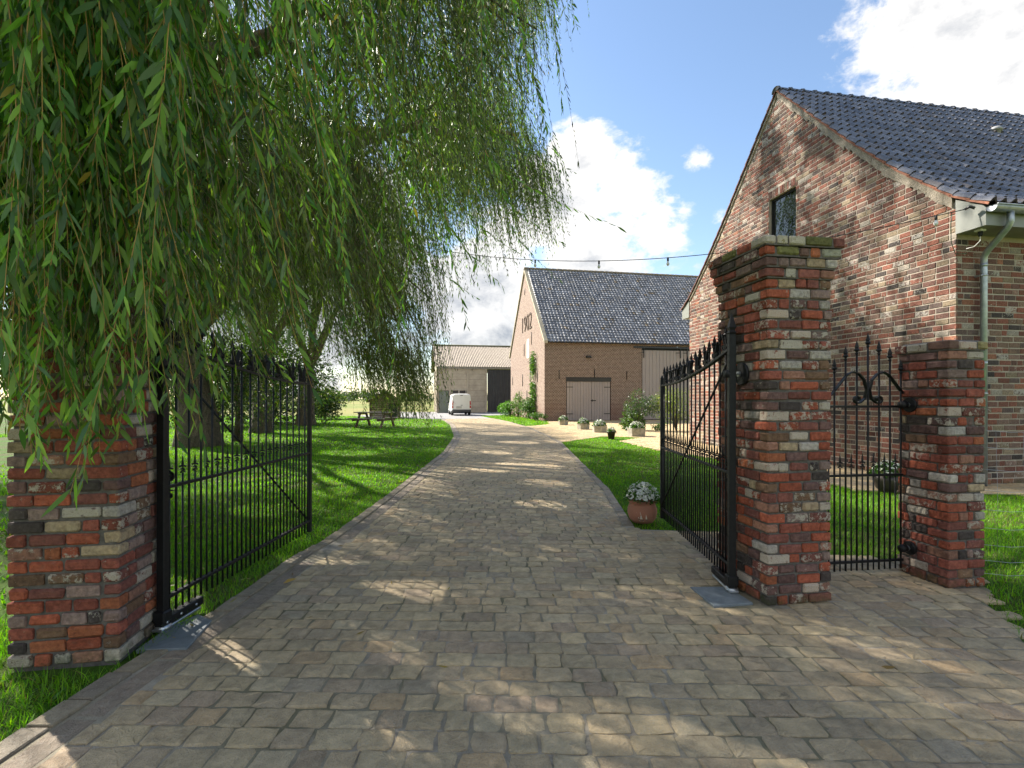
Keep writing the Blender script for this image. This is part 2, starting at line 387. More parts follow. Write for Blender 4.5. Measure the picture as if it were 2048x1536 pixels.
def barn_mat(name, vec_rot, light, k=1.0):
    m, nt, b = newmat(name); p = opos(nt)
    sep = nt.new('ShaderNodeSeparateXYZ'); nt.put(sep.inputs[0], p); comb = nt.new('ShaderNodeCombineXYZ')
    nt.l.new(sep.outputs['X' if vec_rot == 0 else 'Y'], comb.inputs[0]); nt.l.new(sep.outputs['Z'], comb.inputs[1])
    bt = nt.new('ShaderNodeTexBrick', offset=.5, squash=1.0)
    nt.l.new(comb.outputs[0], bt.inputs['Vector'])
    bt.inputs['Scale'].default_value = 1.0; bt.inputs['Brick Width'].default_value = .165; bt.inputs['Row Height'].default_value = .083
    bt.inputs['Mortar Size'].default_value = .0145; bt.inputs['Mortar Smooth'].default_value = .15; bt.inputs['Bias'].default_value = -.1
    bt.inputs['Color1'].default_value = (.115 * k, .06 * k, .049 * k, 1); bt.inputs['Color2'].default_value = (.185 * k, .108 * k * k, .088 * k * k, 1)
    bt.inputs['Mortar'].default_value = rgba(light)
    f = nt.noise(p, 6, 5, .65); g = nt.noise(p, .7, 4, .6)
    col = nt.mix(nt.rng(f, .3, .7, 0, 1), nt.mix(1., bt.outputs[0], (.7, .66, .62), 'MULTIPLY'), nt.mix(1., bt.outputs[0], (1.2, 1.15, 1.1), 'MULTIPLY'))
    wet = nt.math('MULTIPLY', nt.rng(sep.outputs['Z'], 1.5, .1, 0, 1), nt.rng(g, .35, .6))
    col = nt.mix(nt.math('MULTIPLY', wet, .6), col, (.15, .05, .033))
    nt.l.new(col, b.inputs['Base Color']); b.inputs['Roughness'].default_value = .9
    nt.l.new(nt.bump(bt.outputs['Fac'], .8, -.008), b.inputs['Normal']); return m
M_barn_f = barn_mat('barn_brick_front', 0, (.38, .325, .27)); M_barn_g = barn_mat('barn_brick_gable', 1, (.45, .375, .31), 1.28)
def ground_mat(name, a, bc, sc, b2=None, sc2=.05, bump=60, rough=.95):
    m, nt, b = newmat(name); p = wpos(nt)
    col = nt.mix(nt.rng(nt.noise(p, sc, 5, .65), .3, .7), a, bc)
    if b2: col = nt.mix(nt.rng(nt.noise(p, sc2, 4, .6), .42, .6), col, b2)
    nt.l.new(col, b.inputs['Base Color']); b.inputs['Roughness'].default_value = rough; b.inputs['Specular IOR Level'].default_value = .15
    nt.l.new(nt.bump(nt.noise(p, bump, 3, .7), .8, .02), b.inputs['Normal']); return m
M_field = ground_mat('stubble_field', (.21, .20, .07), (.28, .25, .09), 1.2, (.12, .18, .04), .03)
M_lawn = ground_mat('lawn_soil', (.035, .095, .006), (.065, .15, .009), 30, (.075, .09, .025), .9, 90)
M_grout = ground_mat('sand_grout', (.30, .262, .205), (.52, .455, .36), 9, (.23, .21, .13), 1.1, 140)
M_gravel = ground_mat('grey_gravel', (.16, .16, .165), (.40, .39, .38), 18, (.30, .29, .28), .6, 45)
# ================================================================== ground, lawn, driveway
def sheet(name, poly, z, mat):
    mb = MB(); mb.add([(x, y, z) for x, y in poly], [tuple(range(len(poly)))]); return kind(mb.build(name, mat), 'structure')
sheet('ground', [(-2500, -300), (2500, -300), (2500, 3500), (-2500, 3500)], -.06, M_field)

LE = [(-2.16, 0.3), (-2.11, 2.06), (-2.07, 2.7), (-2.0, 3.3), (-1.97, 4.5), (-1.89, 5.0), (-1.84, 7.06), (-1.83, 10.0), (-1.83, 13.3), (-2.17, 18.7), (-3.4, 27.3), (-4.9, 34.5)]
RE = [(1.35, 5.45), (1.47, 7.06), (1.53, 7.8), (1.54, 9.3), (1.57, 12.1), (1.61, 16.3), (1.38, 19.5), (.88, 24.5), (-.2, 31.), (-1.4, 36.)]
ley = [p[1] for p in LE]; lex = [p[0] for p in LE]; rey = [p[1] for p in RE]; rex = [p[0] for p in RE]
edgeL = lambda y: np.interp(y, ley, lex); edgeR = lambda y: np.interp(y, rey, rex)
DRIVE = LE[::1] + [(-1.4, 36.0)] + RE[::-1][1:] + [(2.25, 5.35), (2.35, 4.75), (2.95, 4.55), (3.75, 4.30), (3.55, 3.70), (3.3, 3.5), (3.22, 3.28), (3.0, 2.94), (2.85, 2.4), (2.9, .3)]
YARD = [(1.61, 16.3), (3.45, 18.9), (4.7, 18.2), (3.6, 16.7), (4.05, 13.6), (4.95, 11.8), (5.25, 9.5), (5.35, 7.75), (9.5, 7.05), (12.0, 7.6), (11.5, 30.0), (14, 34.0), (2.2, 31.7), (2.1, 27.8), (1.3, 26.4), (.72, 25.8), (.88, 24.5), (1.38, 19.5)]
GRAVEL = [(-9.5, 37.0), (-4.9, 34.4), (-1.4, 35.9), (-2.6, 41.), (-.3, 44.), (9, 48), (9, 54), (-12, 54), (-13, 41)]
LAWN_L = [(-2.16, .3)] + LE[1:] + [(-9.5, 37.0), (-13, 41), (-60, 44), (-60, .3)]
LAWN_R = [(1.35, 5.45)] + RE[1:6] + [(3.45, 18.9), (4.7, 18.2), (3.6, 16.7), (4.05, 13.6), (4.95, 11.8), (5.25, 9.5), (5.35, 7.75), (9.5, 7.05), (14., 7.0), (14., .3), (2.9, .3), (2.85, 2.4), (3.0, 2.94), (3.22, 3.28), (3.3, 3.5), (3.55, 3.70), (3.75, 4.30), (2.95, 4.55), (2.35, 4.75), (2.25, 5.35)]
LAWN_B = [(-1.4, 35.9), (-.2, 31.), (.72, 25.9), (1.3, 26.4), (2.1, 27.8), (2.25, 31.6), (.2, 43.), (-2.6, 41.)]
sheet('lawn', LAWN_L, -.022, M_lawn); sheet('lawn', LAWN_R, -.022, M_lawn); sheet('lawn', LAWN_B, -.022, M_lawn)
sheet('gravel_yard', GRAVEL, -.014, M_gravel)
drive = sheet('driveway', DRIVE, -.0065, M_grout); yard = sheet('courtyard_paving', YARD, -.007, M_grout)

SETT_PAL = [((.36, .295, .205), 6), ((.325, .265, .19), 6), ((.285, .235, .18), 4.5), ((.25, .20, .16), 1.5), ((.285, .22, .18), 1.7), ((.355, .255, .16), 1.7),
            ((.41, .34, .23), 3), ((.345, .305, .23), 2.4), ((.22, .20, .175), .4), ((.31, .265, .19), 3)]
def pick(pal, var=.12):
    ws = np.array([p[1] for p in pal], float); c = pal[rng.choice(len(pal), p=ws / ws.sum())][0]
    k = 1 + rng.normal(0, var); return tuple(max(.01, x * k) for x in c)
def sett(mb, x0, x1, y0, y1, near, top, col):
    """an uneven stone with rounded corners; top is proud of the grout"""
    hx, hy = (x1 - x0) / 2, (y1 - y0) / 2; cx_, cy_ = (x0 + x1) / 2, (y0 + y1) / 2; d = -.016
    if near:
        cr = min(hx, hy) * rng.uniform(.08, .24)
        ring = [(-hx + cr, -hy), (hx - cr, -hy), (hx, -hy + cr), (hx, hy - cr), (hx - cr, hy), (-hx + cr, hy), (-hx, hy - cr), (-hx, -hy + cr)]
        mid = [((ring[0][0] + ring[1][0]) / 2, -hy), None]
        ring = [ring[0], (0, -hy), ring[1], ring[2], (hx, 0), ring[3], ring[4], (0, hy), ring[5], ring[6], (-hx, 0), ring[7]]
        ring = [(a + rng.normal(0, .0042), b + rng.normal(0, .0042)) for a, b in ring]
        n = 12; ti = .0055
        V = [(cx_ + a, cy_ + b, d) for a, b in ring] + [(cx_ + a, cy_ + b, top - .0045 + rng.normal(0, .0012)) for a, b in ring]
        V += [(cx_ + a * (1 - ti * 2.2 / hx), cy_ + b * (1 - ti * 2.2 / hy), top + rng.normal(0, .0016)) for a, b in ring]
        F = [(i, (i + 1) % n, n + (i + 1) % n, n + i) for i in range(n)] + [(n + i, n + (i + 1) % n, 2 * n + (i + 1) % n, 2 * n + i) for i in range(n)]
        V.append((cx_ + rng.normal(0, .015), cy_ + rng.normal(0, .012), top + abs(rng.normal(.0, .0018)))); F += [(2 * n + i, 2 * n + (i + 1) % n, 3 * n) for i in range(n)]
        return mb.add(V, F, col)
    j = lambda: rng.normal(0, .004)
    q = [(-hx + j(), -hy + j()), (hx + j(), -hy + j()), (hx + j(), hy + j()), (-hx + j(), hy + j())]
    V = [(cx_ + a, cy_ + b, d) for a, b in q] + [(cx_ + a * .93, cy_ + b * .91, top) for a, b in q]
    return mb.add(V, [(0, 1, 5, 4), (1, 2, 6, 5), (2, 3, 7, 6), (3, 0, 4, 7), (4, 5, 6, 7)], col)

def inframe(x, y): return y > 1.88 and abs(x / y) < 1.03
stones = []                                                    # (x0,x1,y0,y1)
y = .55; rowi = 0
RT = R(-1.6)                                                    # rows run very slightly askew
ct, st_ = math.cos(RT), math.sin(RT)
while y < 35.5:
    dpt = rng.uniform(.122, .140); x = -6.2 + rng.uniform(0, .2); jy = rng.uniform(.006, .011)
    while x < 13.5:
        ln = rng.choice([.13, .15, .165, .175, .185, .20]) * rng.uniform(.94, 1.06); jx = rng.uniform(.007, .016)
        stones.append((x, x + ln - jx, y, y + dpt - jy)); x += ln
    y += dpt; rowi += 1
S = np.array(stones); cxs = (S[:, 0] + S[:, 1]) / 2; cys = (S[:, 2] + S[:, 3]) / 2
# rotate the row pattern
wx = cxs * ct - cys * st_; wy = cxs * st_ + cys * ct
ind = pip(wx, wy, DRIVE); iny = pip(wx, wy, YARD)
limL = edgeL(wy) + .272; limR = np.where(wy > 5.55, edgeR(wy) - .125, 1e3)
HX = (S[:, 1] - S[:, 0]) / 2; nx0 = np.maximum(wx - HX, limL); nx1 = np.minimum(wx + HX, np.where(iny, 1e3, limR))
cand = (pip(wx + HX * .8, wy, DRIVE) | pip(wx - HX * .8, wy, DRIVE)) & ~iny
ind = cand & (nx1 - nx0 > .05); wx = np.where(ind, (nx0 + nx1) / 2, wx); HX = np.where(ind, (nx1 - nx0) / 2, HX)
vis = (np.abs(wx / np.maximum(wy, .1)) < 1.12) & (wy > 1.3)
# stones must not run under pillars and cover plates
order = np.argsort(wy)
near_objs = 0; rest_d = MB(); rest_y = MB()
CLEAR = []                                                      # filled with pillar and plate boxes (x0,x1,y0,y1)
CLEAR += [(1.70, 2.20, 3.46, 4.06), (3.26, 3.56, 3.78, 4.10), (1.36, 1.68, 3.44, 3.78)]
RZ = Matrix.Rotation(RT, 4, 'Z')
for i in order:
    if not (ind[i] or iny[i]) or not vis[i]: continue
    X, Y = wx[i], wy[i]
    if any(a < X < b and c < Y < d for a, b, c, d in CLEAR): continue
    x0, x1, y0, y1 = S[i]; hx, hy = HX[i], (y1 - y0) / 2
    c = pick(SETT_PAL, .09); c = tuple(.62 * v + .38 * m_ for v, m_ in zip(c, (.335, .272, .19))); c = (c[0] * 1.47, c[1] * 1.44, c[2] * 1.27); al = max(0, rng.normal(.12, .35))
    if iny[i]: c = tuple(v * s for v, s in zip(c, (1.18, 1.14, 1.05)))
    col = (*c, min(1, al)); top = max(-.0015, rng.normal(.0005, .0018))
    own = near_objs < 300 and inframe(X, Y) and ind[i]
    mb = MB() if own else (rest_y if iny[i] else rest_d)
    k = mb.n
    sett(mb, X - hx, X + hx, Y - hy, Y + hy, Y < 6.5, top, col)
    if own:
        o = mb.build('paving_stone', M_sett, drive); near_objs += 1
kind(rest_d.build('paving_stones', M_sett, drive), 'stuff'); kind(rest_y.build('paving_stones', M_sett, yard), 'stuff')
# left border: a mossy kerb row and a smooth channel row; right border: one row
def border(fn, y0, y1, off0, off1, ln, pal, nm, parent, top=.002, al=.5, wob=.006):
    y = y0; far = MB()
    while y < y1:
        l = ln * rng.uniform(.75, 1.25) * (1 if y < 12 else 1.6); g = .012
        a0, a1 = fn(y), fn(y + l - g); c = (*pick(pal, .08), al * rng.uniform(.2, 1.3))
        j = lambda: rng.normal(0, wob)
        q = [(a0 + off0 + j(), y), (a0 + off1 + j() * .3, y), (a1 + off1 + j() * .3, y + l - g), (a1 + off0 + j(), y + l - g)]
        t = top + rng.normal(0, .002); mc = (sum(p[0] for p in q) / 4, sum(p[1] for p in q) / 4)
        V = [(p[0], p[1], -.02) for p in q] + [(p[0] + (mc[0] - p[0]) * .01, p[1] + (mc[1] - p[1]) * .01, t - .005) for p in q] + [(p[0] + (mc[0] - p[0]) * .10, p[1] + (mc[1] - p[1]) * .035, t) for p in q]
        F = [(a + i, a + (i + 1) % 4, a + 4 + (i + 1) % 4, a + 4 + i) for a in (0, 4) for i in range(4)] + [(8, 9, 10, 11)]
        if y < 12:
            mb = MB(); mb.add(V, F, c); mb.build(nm, M_sett, parent)
        else: far.add(V, F, c)
        y += l
    if far.n: kind(far.build(nm + '_row', M_sett, parent), 'stuff')
border(edgeL, 1.2, 34.3, .0, .115, .24, [((.27, .23, .16), 2), ((.31, .26, .18), 2), ((.24, .205, .155), 1)], 'kerb_stone', drive, .006)
border(edgeL, 1.2, 34.3, .130, .262, .55, [((.27, .222, .17), 2), ((.30, .245, .185), 2)], 'channel_slab', drive, -.003, .0, .002)
border(lambda y: edgeR(y), 5.6, 35.5, -.115, .0, .22, [((.27, .235, .18), 2), ((.31, .26, .19), 1)], 'kerb_stone', drive, .004)

# ================================================================== brick pillars
PIL_PAL = [((.36, .10, .056), 4.6), ((.285, .088, .06), 5.6), ((.22, .084, .066), 4.4), ((.165, .095, .085), 3.4), ((.37, .125, .06), 1.4), ((.20, .12, .075), 1.6),
           ((.40, .31, .20), .9), ((.075, .06, .055), 1.6), ((.42, .385, .34), .7), ((.27, .19, .165), 2), ((.33, .17, .12), 1.6)]
LICH = [((.33, .28, .13), 2), ((.19, .19, .07), 2), ((.28, .12, .07), 2), ((.36, .36, .28), 1), ((.17, .10, .08), 2)]
def lens(W, corner_full, stretch=.165, j=.011):
    """brick lengths filling W"""
    out = []; x = 0.0
    while x < W - .03:
        l = rng.choice([stretch, stretch * 1.02, stretch * .95, .118, .075, .14], p=[.3, .2, .15, .13, .13, .09])
        if W - x - l < .055: l = W - x
        out.append((x, x + l)); x += l + j
    return out
def pillar(name, label, loc, rz, W, D, H, ch, corb, show):
    """local: x right, y back; origin at the front left bottom corner. show = faces whose bricks are parts of their own"""
    root = thing(name, label, 'pillar', (*loc, 0), rz)
    core = MB(); core.cbox(.015, W - .015, .015, D - .015, -.05, H - .02, .01); core.build('mortar', M_mortar_d, root)
    n = int(round(H / ch)); rest = MB(); own = 0; bt = .085; jo = .012
    for k in range(n):
        z0 = k * ch + .004; z1 = z0 + ch - jo; ov = corb[n - 1 - k] if n - 1 - k < len(corb) else 0.0
        if ov:
            cm = MB(); cm.box(-ov + .012, W + ov - .012, -ov + .012, D + ov - .012, z0 - .008, z1 - .004); rest.add(cm.v, cm.f, (.125, .112, .10, 0), 1)
        w0, w1, d0, d1 = -ov, W + ov, -ov, D + ov; fx = k % 2 == 0
        faces = []
        for nm in ('front', 'back'):
            a, b = (w0, w1) if fx else (w0 + bt + jo, w1 - bt - jo)
            for u0, u1 in lens(b - a, fx):
                if nm == 'front': faces.append((nm, a + u0, a + u1, d0, d0 + bt))
                else: faces.append((nm, a + u0, a + u1, d1 - bt, d1))
        for nm in ('left', 'right'):
            a, b = (d0, d1) if not fx else (d0 + bt + jo, d1 - bt - jo)
            for u0, u1 in lens(b - a, not fx):
                if nm == 'left': faces.append((nm, w0, w0 + bt, a + u0, a + u1))
                else: faces.append((nm, w1 - bt, w1, a + u0, a + u1))
        for nm, x0, x1, y0, y1 in faces:
            top = k >= n - 1 - (len(corb) > 1)
            c = pick(LICH, .15) if (k == n - 1 and rng.random() < .8) or (k == n - 2 and rng.random() < .45) else pick(PIL_PAL, .14)
            al = rng.choice([0, .25, .5, .8], p=[.42, .27, .19, .12]); col = (*c, al)
            dx, dy = rng.normal(0, .0028, 2); dz0, dz1 = rng.normal(0, .0022, 2)
            mine = nm in show and own < 300
            mb = MB() if mine else rest
            mb.cbox(x0 + dx, x1 + dx, y0 + dy, y1 + dy, z0 + dz0, z1 + dz1, rng.uniform(.005, .011), col, .0015)
            if mine: mb.build('brick', M_brick, root); own += 1
    kind(rest.build('hidden_side_bricks', [M_brick, M_mortar_d], root), 'stuff')
    return root
YAW = R(9.3)
pl_loc = (-2.643, 2.614); pr_loc = (1.744, 3.413); ps_loc = (3.25, 3.72)
pil_l = pillar('gate_pillar', 'brick gate pillar half hidden by hanging willow branches', pl_loc, YAW, .53, .50, 2.52, .0705, (.05, .035, .02, .01), ('front', 'right'))
pil_r = pillar('gate_pillar', 'tall red brick gate pillar with stepped mossy top', pr_loc, YAW, .495, .60, 2.535, .0703, (.058, .042, .028, .014), ('front', 'left'))
pil_s = pillar('low_gate_pillar', 'shorter brick pillar holding the small garden gate', ps_loc, YAW, .325, .41, 1.88, .0714, (.012,), ('front', 'left'))

# ================================================================== the brick house
HY = R(9.5); house = thing('brick_house', 'brick house with steep dark tiled roof behind the tall gate pillar', 'house', (7.25, 8.16, 0), HY)
HW, RL = 8.46, 11.0
PROF = [(-.52, 4.40), (0., 4.70), (.97, 5.56), (2.06, 6.66), (4.23, 9.02)]        # tiles' line of the near slope (y, z)
def roofz(yy):
    yy = np.where(np.asarray(yy) > HW / 2, HW - np.asarray(yy), yy); return np.interp(yy, [p[0] for p in PROF], [p[1] for p in PROF])
WIN = (3.62, 4.56, 4.85, 6.43)
wall = MB()
n = 24; ys = np.linspace(.012, HW - .012, n)
top = [(float(a), float(roofz(a)) - .10) for a in ys]
# gable backing with the window opening: strips left, right, below and above
def gstrip(y0, y1, zb, zt=None):
    m = 6; yy = np.linspace(y0, y1, m); V = []
    for a in yy: V.append((.010, a, zb)); 
    for a in yy: V.append((.010, a, zt if zt is not None else float(roofz(a)) - .10))
    wall.add(V, [(i, i + 1, m + i + 1, m + i) for i in range(m - 1)])
for a, b in ((.012, 1.2), (1.2, 2.4), (2.4, WIN[0]), (WIN[1], 6.), (6., 7.2), (7.2, HW - .012)): gstrip(a, b, -.05)
gstrip(WIN[0], WIN[1], -.05, WIN[2]); gstrip(WIN[0], WIN[1], WIN[3])
wall.add([(.010, .010, -.05), (RL, .010, -.05), (RL, .010, 4.12), (.010, .010, 4.12)], [(0, 1, 2, 3)])
wall.add([(RL, .01, -.05), (RL, HW, -.05), (RL, HW, 4.4), (RL, HW / 2, 8.8), (RL, .01, 4.4)], [(0, 1, 2, 3, 4)])
wall.add([(.01, HW, -.05), (RL, HW, -.05), (RL, HW, 4.4), (.01, HW, 4.4)], [(0, 1, 2, 3)])
hwall = wall.build('wall', M_mortar_l, house)
HP = [((.26, .105, .074), 4), ((.22, .095, .07), 4.4), ((.185, .10, .082), 3.4), ((.15, .108, .096), 2.8), ((.31, .14, .09), 1.2), ((.23, .155, .115), 2.2), ((.31, .245, .17), 1.3), ((.075, .062, .058), 1.2), ((.38, .34, .29), .55), ((.23, .15, .12), 2)]
def wb(mb, fn, u0, u1, z0, z1, pr):
    b = .0045; j = rng.normal(0, .002, 8)
    rings = [(-.02, 0), (pr - b, 0), (pr, b)]; V = []
    for o_, ins in rings:
        for (u, z), q in zip(((u0 + ins, z0 + ins), (u1 - ins, z0 + ins), (u1 - ins, z1 - ins), (u0 + ins, z1 - ins)), range(4)): V.append(fn(u + j[q], z + j[q + 4], o_))
    F = [(a + i, a + (i + 1) % 4, a + 4 + (i + 1) % 4, a + 4 + i) for a in (0, 4) for i in range(4)] + [(8, 9, 10, 11)]
    c = pick(HP, .13); mb.add(V, F, (*c, rng.choice([0, .2, .4, .62], p=[.52, .28, .14, .06])))
CP = .0985; bricks = []
gable = lambda u, z, o_: (.010 - o_, u, z); front = lambda u, z, o_: (u, .010 - o_, z)
for k in range(int(8.8 / CP)):
    z0 = k * CP + .004; z1 = z0 + CP - .019
    # gable
    zt = z1 + .16; lo, hi = 0.0, HW
    if zt > 4.7:
        q = np.interp(zt, [p[1] for p in PROF], [p[0] for p in PROF]); lo, hi = max(0, q), min(HW, HW - q)
    if hi - lo > .12:
        u = lo - (rng.uniform(0, .2) if lo > 0 else (0 if k % 2 else .0)); first = True
        while u < hi - .03:
            l = rng.choice([.215, .225, .205, .108, .15], p=[.36, .2, .16, .2, .08])
            if first and k % 2: l = .108
            first = False
            a, b = max(u, lo), min(u + l, hi)
            if not (b > WIN[0] - .005 and a < WIN[1] + .005 and z1 > WIN[2] - .02 and z0 < WIN[3] + (.20 if True else 0)):
                if b - a > .03: bricks.append((0, a, b - .0, z0, z1))
            else:
                if a < WIN[0] - .035: bricks.append((0, a, WIN[0] - .004, z0, z1))
                if b > WIN[1] + .035: bricks.append((0, WIN[1] + .004, b, z0, z1))
            u += l + .014
    if z1 < 4.1:
        u = 0.002; first = True
        while u < 3.2:
            l = rng.choice([.215, .225, .205, .108, .15], p=[.36, .2, .16, .2, .08])
            if first and not k % 2: l = .108
            first = False
            bricks.append((1, u, u + l, z0, z1)); u += l + .014
u = WIN[0] - .06
while u < WIN[1] + .04: bricks.append((0, u, u + .062, WIN[3] + .01, WIN[3] + .20)); u += .074
def show_size(b):
    f, u0, u1, z0, z1 = b; m = Matrix.Rotation(HY, 3, 'Z'); p = m @ Vector((0, (u0 + u1) / 2, 0) if f == 0 else ((u0 + u1) / 2, 0, 0)) + Vector((7.25, 8.16, 0))
    px = 1024 + FPX * p.x / p.y; py = HOR - FPX * ((z0 + z1) / 2 - CAMH) / p.y
    hid = px > 2044 or (1440 < px < 1690 and py > 470) or (1800 < px < 1985 and py > 670) or (px < 1470 and py > 700) or py > 985
    return 0 if hid else (u1 - u0) * (.5 if f == 0 else 1.0) / p.y
order = sorted(range(len(bricks)), key=lambda i: -show_size(bricks[i])); rest = MB()
for r_, i in enumerate(order):
    f, u0, u1, z0, z1 = bricks[i]; mb = MB() if r_ < 300 else rest
    wb(mb, gable if f == 0 else front, u0, u1, z0, z1, rng.uniform(.005, .011))
    if r_ < 300: mb.build('brick', M_brick_h, hwall)
kind(rest.build('bricks', M_brick_h, hwall), 'stuff')
# window
wf = MB(); y0, y1, z0, z1 = WIN; fr = .055
for a in ((y0, y0 + fr, z0, z1), (y1 - fr, y1, z0, z1), (y0 + fr, y1 - fr, z1 - fr, z1), (y0 + fr, y1 - fr, z0, z0 + fr)): wf.box(.08, .14, *a)
rv = MB(); 
for a in ((y0 - .02, y0, z0, z1), (y1, y1 + .02, z0, z1), (y0 - .02, y1 + .02, z1, z1 + .02), (y0 - .02, y1 + .02, z0 - .02, z0)): rv.box(.012, .30, *a)
win = wf.build('window', M_black, house); rv.build('reveal', M_mortar_l, win)
gp = MB(); gp.box(.108, .114, y0 + fr, y1 - fr, z0 + fr, z1 - fr); gp.build('pane', M_glass, win)
# roof: near slope of single pantiles
TW, EX = .192, .325
pl = [Vector((0, a, b)) for a, b in PROF]; cum = [0.0]
for i in range(1, len(pl)): cum.append(cum[-1] + (pl[i] - pl[i - 1]).length)
def onslope(s):
    s = max(s, -.1); yy = np.interp(s, cum, [p[0] for p in PROF]); zz = np.interp(s, cum, [p[1] for p in PROF])
    s2 = min(s + .03, cum[-1]); s1 = s2 - .06
    t = Vector((0, np.interp(s2, cum, [p[0] for p in PROF]) - np.interp(s1, cum, [p[0] for p in PROF]), np.interp(s2, cum, [p[1] for p in PROF]) - np.interp(s1, cum, [p[1] for p in PROF]))).normalized()
    return Vector((0, yy, zz)), t, Vector((0, -t.z, t.y)) if t.y >= 0 else Vector((0, t.z, -t.y))
SP = [(0.0, .0), (.08, .034), (.20, .062), (.32, .070), (.44, .056), (.55, .020), (.70, .0), (.9, .0), (1.03, .020)]
def tile(mb, x0, s, w_, ln, mirror=None, lift=.036):
    p0, t0, n0 = onslope(s); p1, t1, n1 = onslope(s + ln)
    n0 = Vector((0, -t0.z, t0.y)); n1 = Vector((0, -t1.z, t1.y)); V = []
    jt = rng.normal(0, .003); q = rng.normal(0, .003)
    for u, h in SP: V.append(p0 + n0 * (h + lift + jt) + Vector((x0 + u * w_, 0, 0)))
    for u, h in SP: V.append(p1 + n1 * (h + .0 + q) + Vector((x0 + u * w_, 0, 0)))
    for u, h in SP: V.append(p0 + n0 * (h * .8 + lift - .034 + jt) + Vector((x0 + u * w_, 0, 0)))
    m = len(SP)
    if mirror: V = [Vector((v.x, mirror - v.y, v.z)) for v in V]
    F = [(i, i + 1, m + i + 1, m + i) for i in range(m - 1)]; E = [(i, i + 1, m + i + 1, m + i) for i in range(m - 1)]
    c = pick([((.12, .124, .142), 4), ((.10, .103, .118), 3), ((.15, .15, .165), 2), ((.12, .108, .105), 1)], .12)
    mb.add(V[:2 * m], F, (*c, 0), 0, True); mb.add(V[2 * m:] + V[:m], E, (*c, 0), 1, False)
nrow = int((cum[-1] - .02) / EX) + 1; ncol = int((RL - .1) / TW)
roof = MB()
for sgn in (0, 1):                                                # boarding under the tiles
    V = []; 
    for xx in (.02, RL):
        for a, b in PROF: V.append((xx, HW - a if sgn else a, b - .03))
    m = len(PROF); roof.add(V, [(i, i + 1, m + i + 1, m + i) for i in range(m - 1)])
roof_o = roof.build('roof', simple('roof_board', (.06, .05, .045), .9), house)
tl = []
Mh = Matrix.Translation((7.25, 8.16, 0)) @ Matrix.Rotation(HY, 4, 'Z')
for r_ in range(nrow):
    for c_ in range(ncol):
        s = r_ * EX; x0 = -.05 + c_ * TW; pm = Mh @ (onslope(s)[0] + Vector((x0, 0, 0))); px = 1024 + FPX * pm.x / pm.y
        tl.append((pm.y if px < 2060 else 1e3 + pm.y, x0, s))
tl.sort(); rest = MB()
for i, (d, x0, s) in enumerate(tl):
    mb = MB() if i < 300 else rest
    tile(mb, x0, s, TW, min(EX + .06, cum[-1] - s))
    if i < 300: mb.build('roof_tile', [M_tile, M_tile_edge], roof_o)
for r_ in range(nrow):                                            # far slope: the verge columns show as a stepped dark edge
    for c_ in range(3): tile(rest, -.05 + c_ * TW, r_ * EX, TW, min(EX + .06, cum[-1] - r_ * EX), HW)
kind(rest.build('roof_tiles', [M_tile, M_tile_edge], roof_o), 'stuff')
# ridge caps, verge mortar and the orange tile ends along the gable
for i in range(28):
    x0 = -.07 + i * .34; mb = MB(); V = []; m = 9
    for xx, r_ in ((x0, .125), (x0 + .05, .135), (x0 + .06, .112), (x0 + .36, .105)):
        for j in range(m):
            a = math.pi * (j / (m - 1)) ; V.append((xx, HW / 2 + r_ * 1.05 * math.cos(a), 8.985 + r_ * .95 * math.sin(a)))
    mb.add(V, [(k * m + j, k * m + j + 1, (k + 1) * m + j + 1, (k + 1) * m + j) for k in range(3) for j in range(m - 1)] + [tuple(range(m))], (.085, .085, .092, 0), 0, True)
    mb.build('ridge_tile', M_tile, roof_o)
vm = MB(); steps = np.linspace(0.05, HW / 2, 30)
for sgn in (0, 1):
    for a, b in zip(steps[:-1], steps[1:]):
        za, zb = float(roofz(a)), float(roofz(b)); th = .10 + .035 * math.sin(a * 7)
        vd = (.19 + .05 * math.sin(a * 9) * math.sin(a * 3.7)) if not sgn else .10; q = [(a, za - vd - rng.uniform(0, .05)), (b, zb - vd - rng.uniform(0, .05)), (b, zb - .018), (a, za - .018)]
        if sgn: q = [(HW - y_, z_) for y_, z_ in q]
        vm.prism(q, -.022 - rng.uniform(0, .008), .05, 'x')
vm.build('verge_mortar', simple('verge_mortar', (.34, .29, .225), .95, nscale=6, namt=.3, bscale=40, bstr=1.0, bdist=.02), roof_o)
M_brown = simple('dark_clay', (.14, .055, .038), .85, nscale=12)
M_orange = simple('orange_clay', (.30, .12, .07), .85, nscale=12, namt=.35)
for sgn in (0, 1):
    for r_ in range(nrow):
        s0, s1 = r_ * EX, min(r_ * EX + EX + .04, cum[-1]); p0, t0, _ = onslope(s0); p1, t1, _ = onslope(s1)
        n0 = Vector((0, -t0.z, t0.y)); n1 = Vector((0, -t1.z, t1.y)); q = [p0 - n0 * .012, p1 - n1 * .022, p1 + n1 * .004, p0 + n0 * .026]
        q = [((HW - v.y) if sgn else v.y, v.z) for v in q]; mb = MB(); mb.prism(q, -.06, -.045, 'x'); mb.build('verge_tile', M_brown if sgn else M_orange, roof_o)
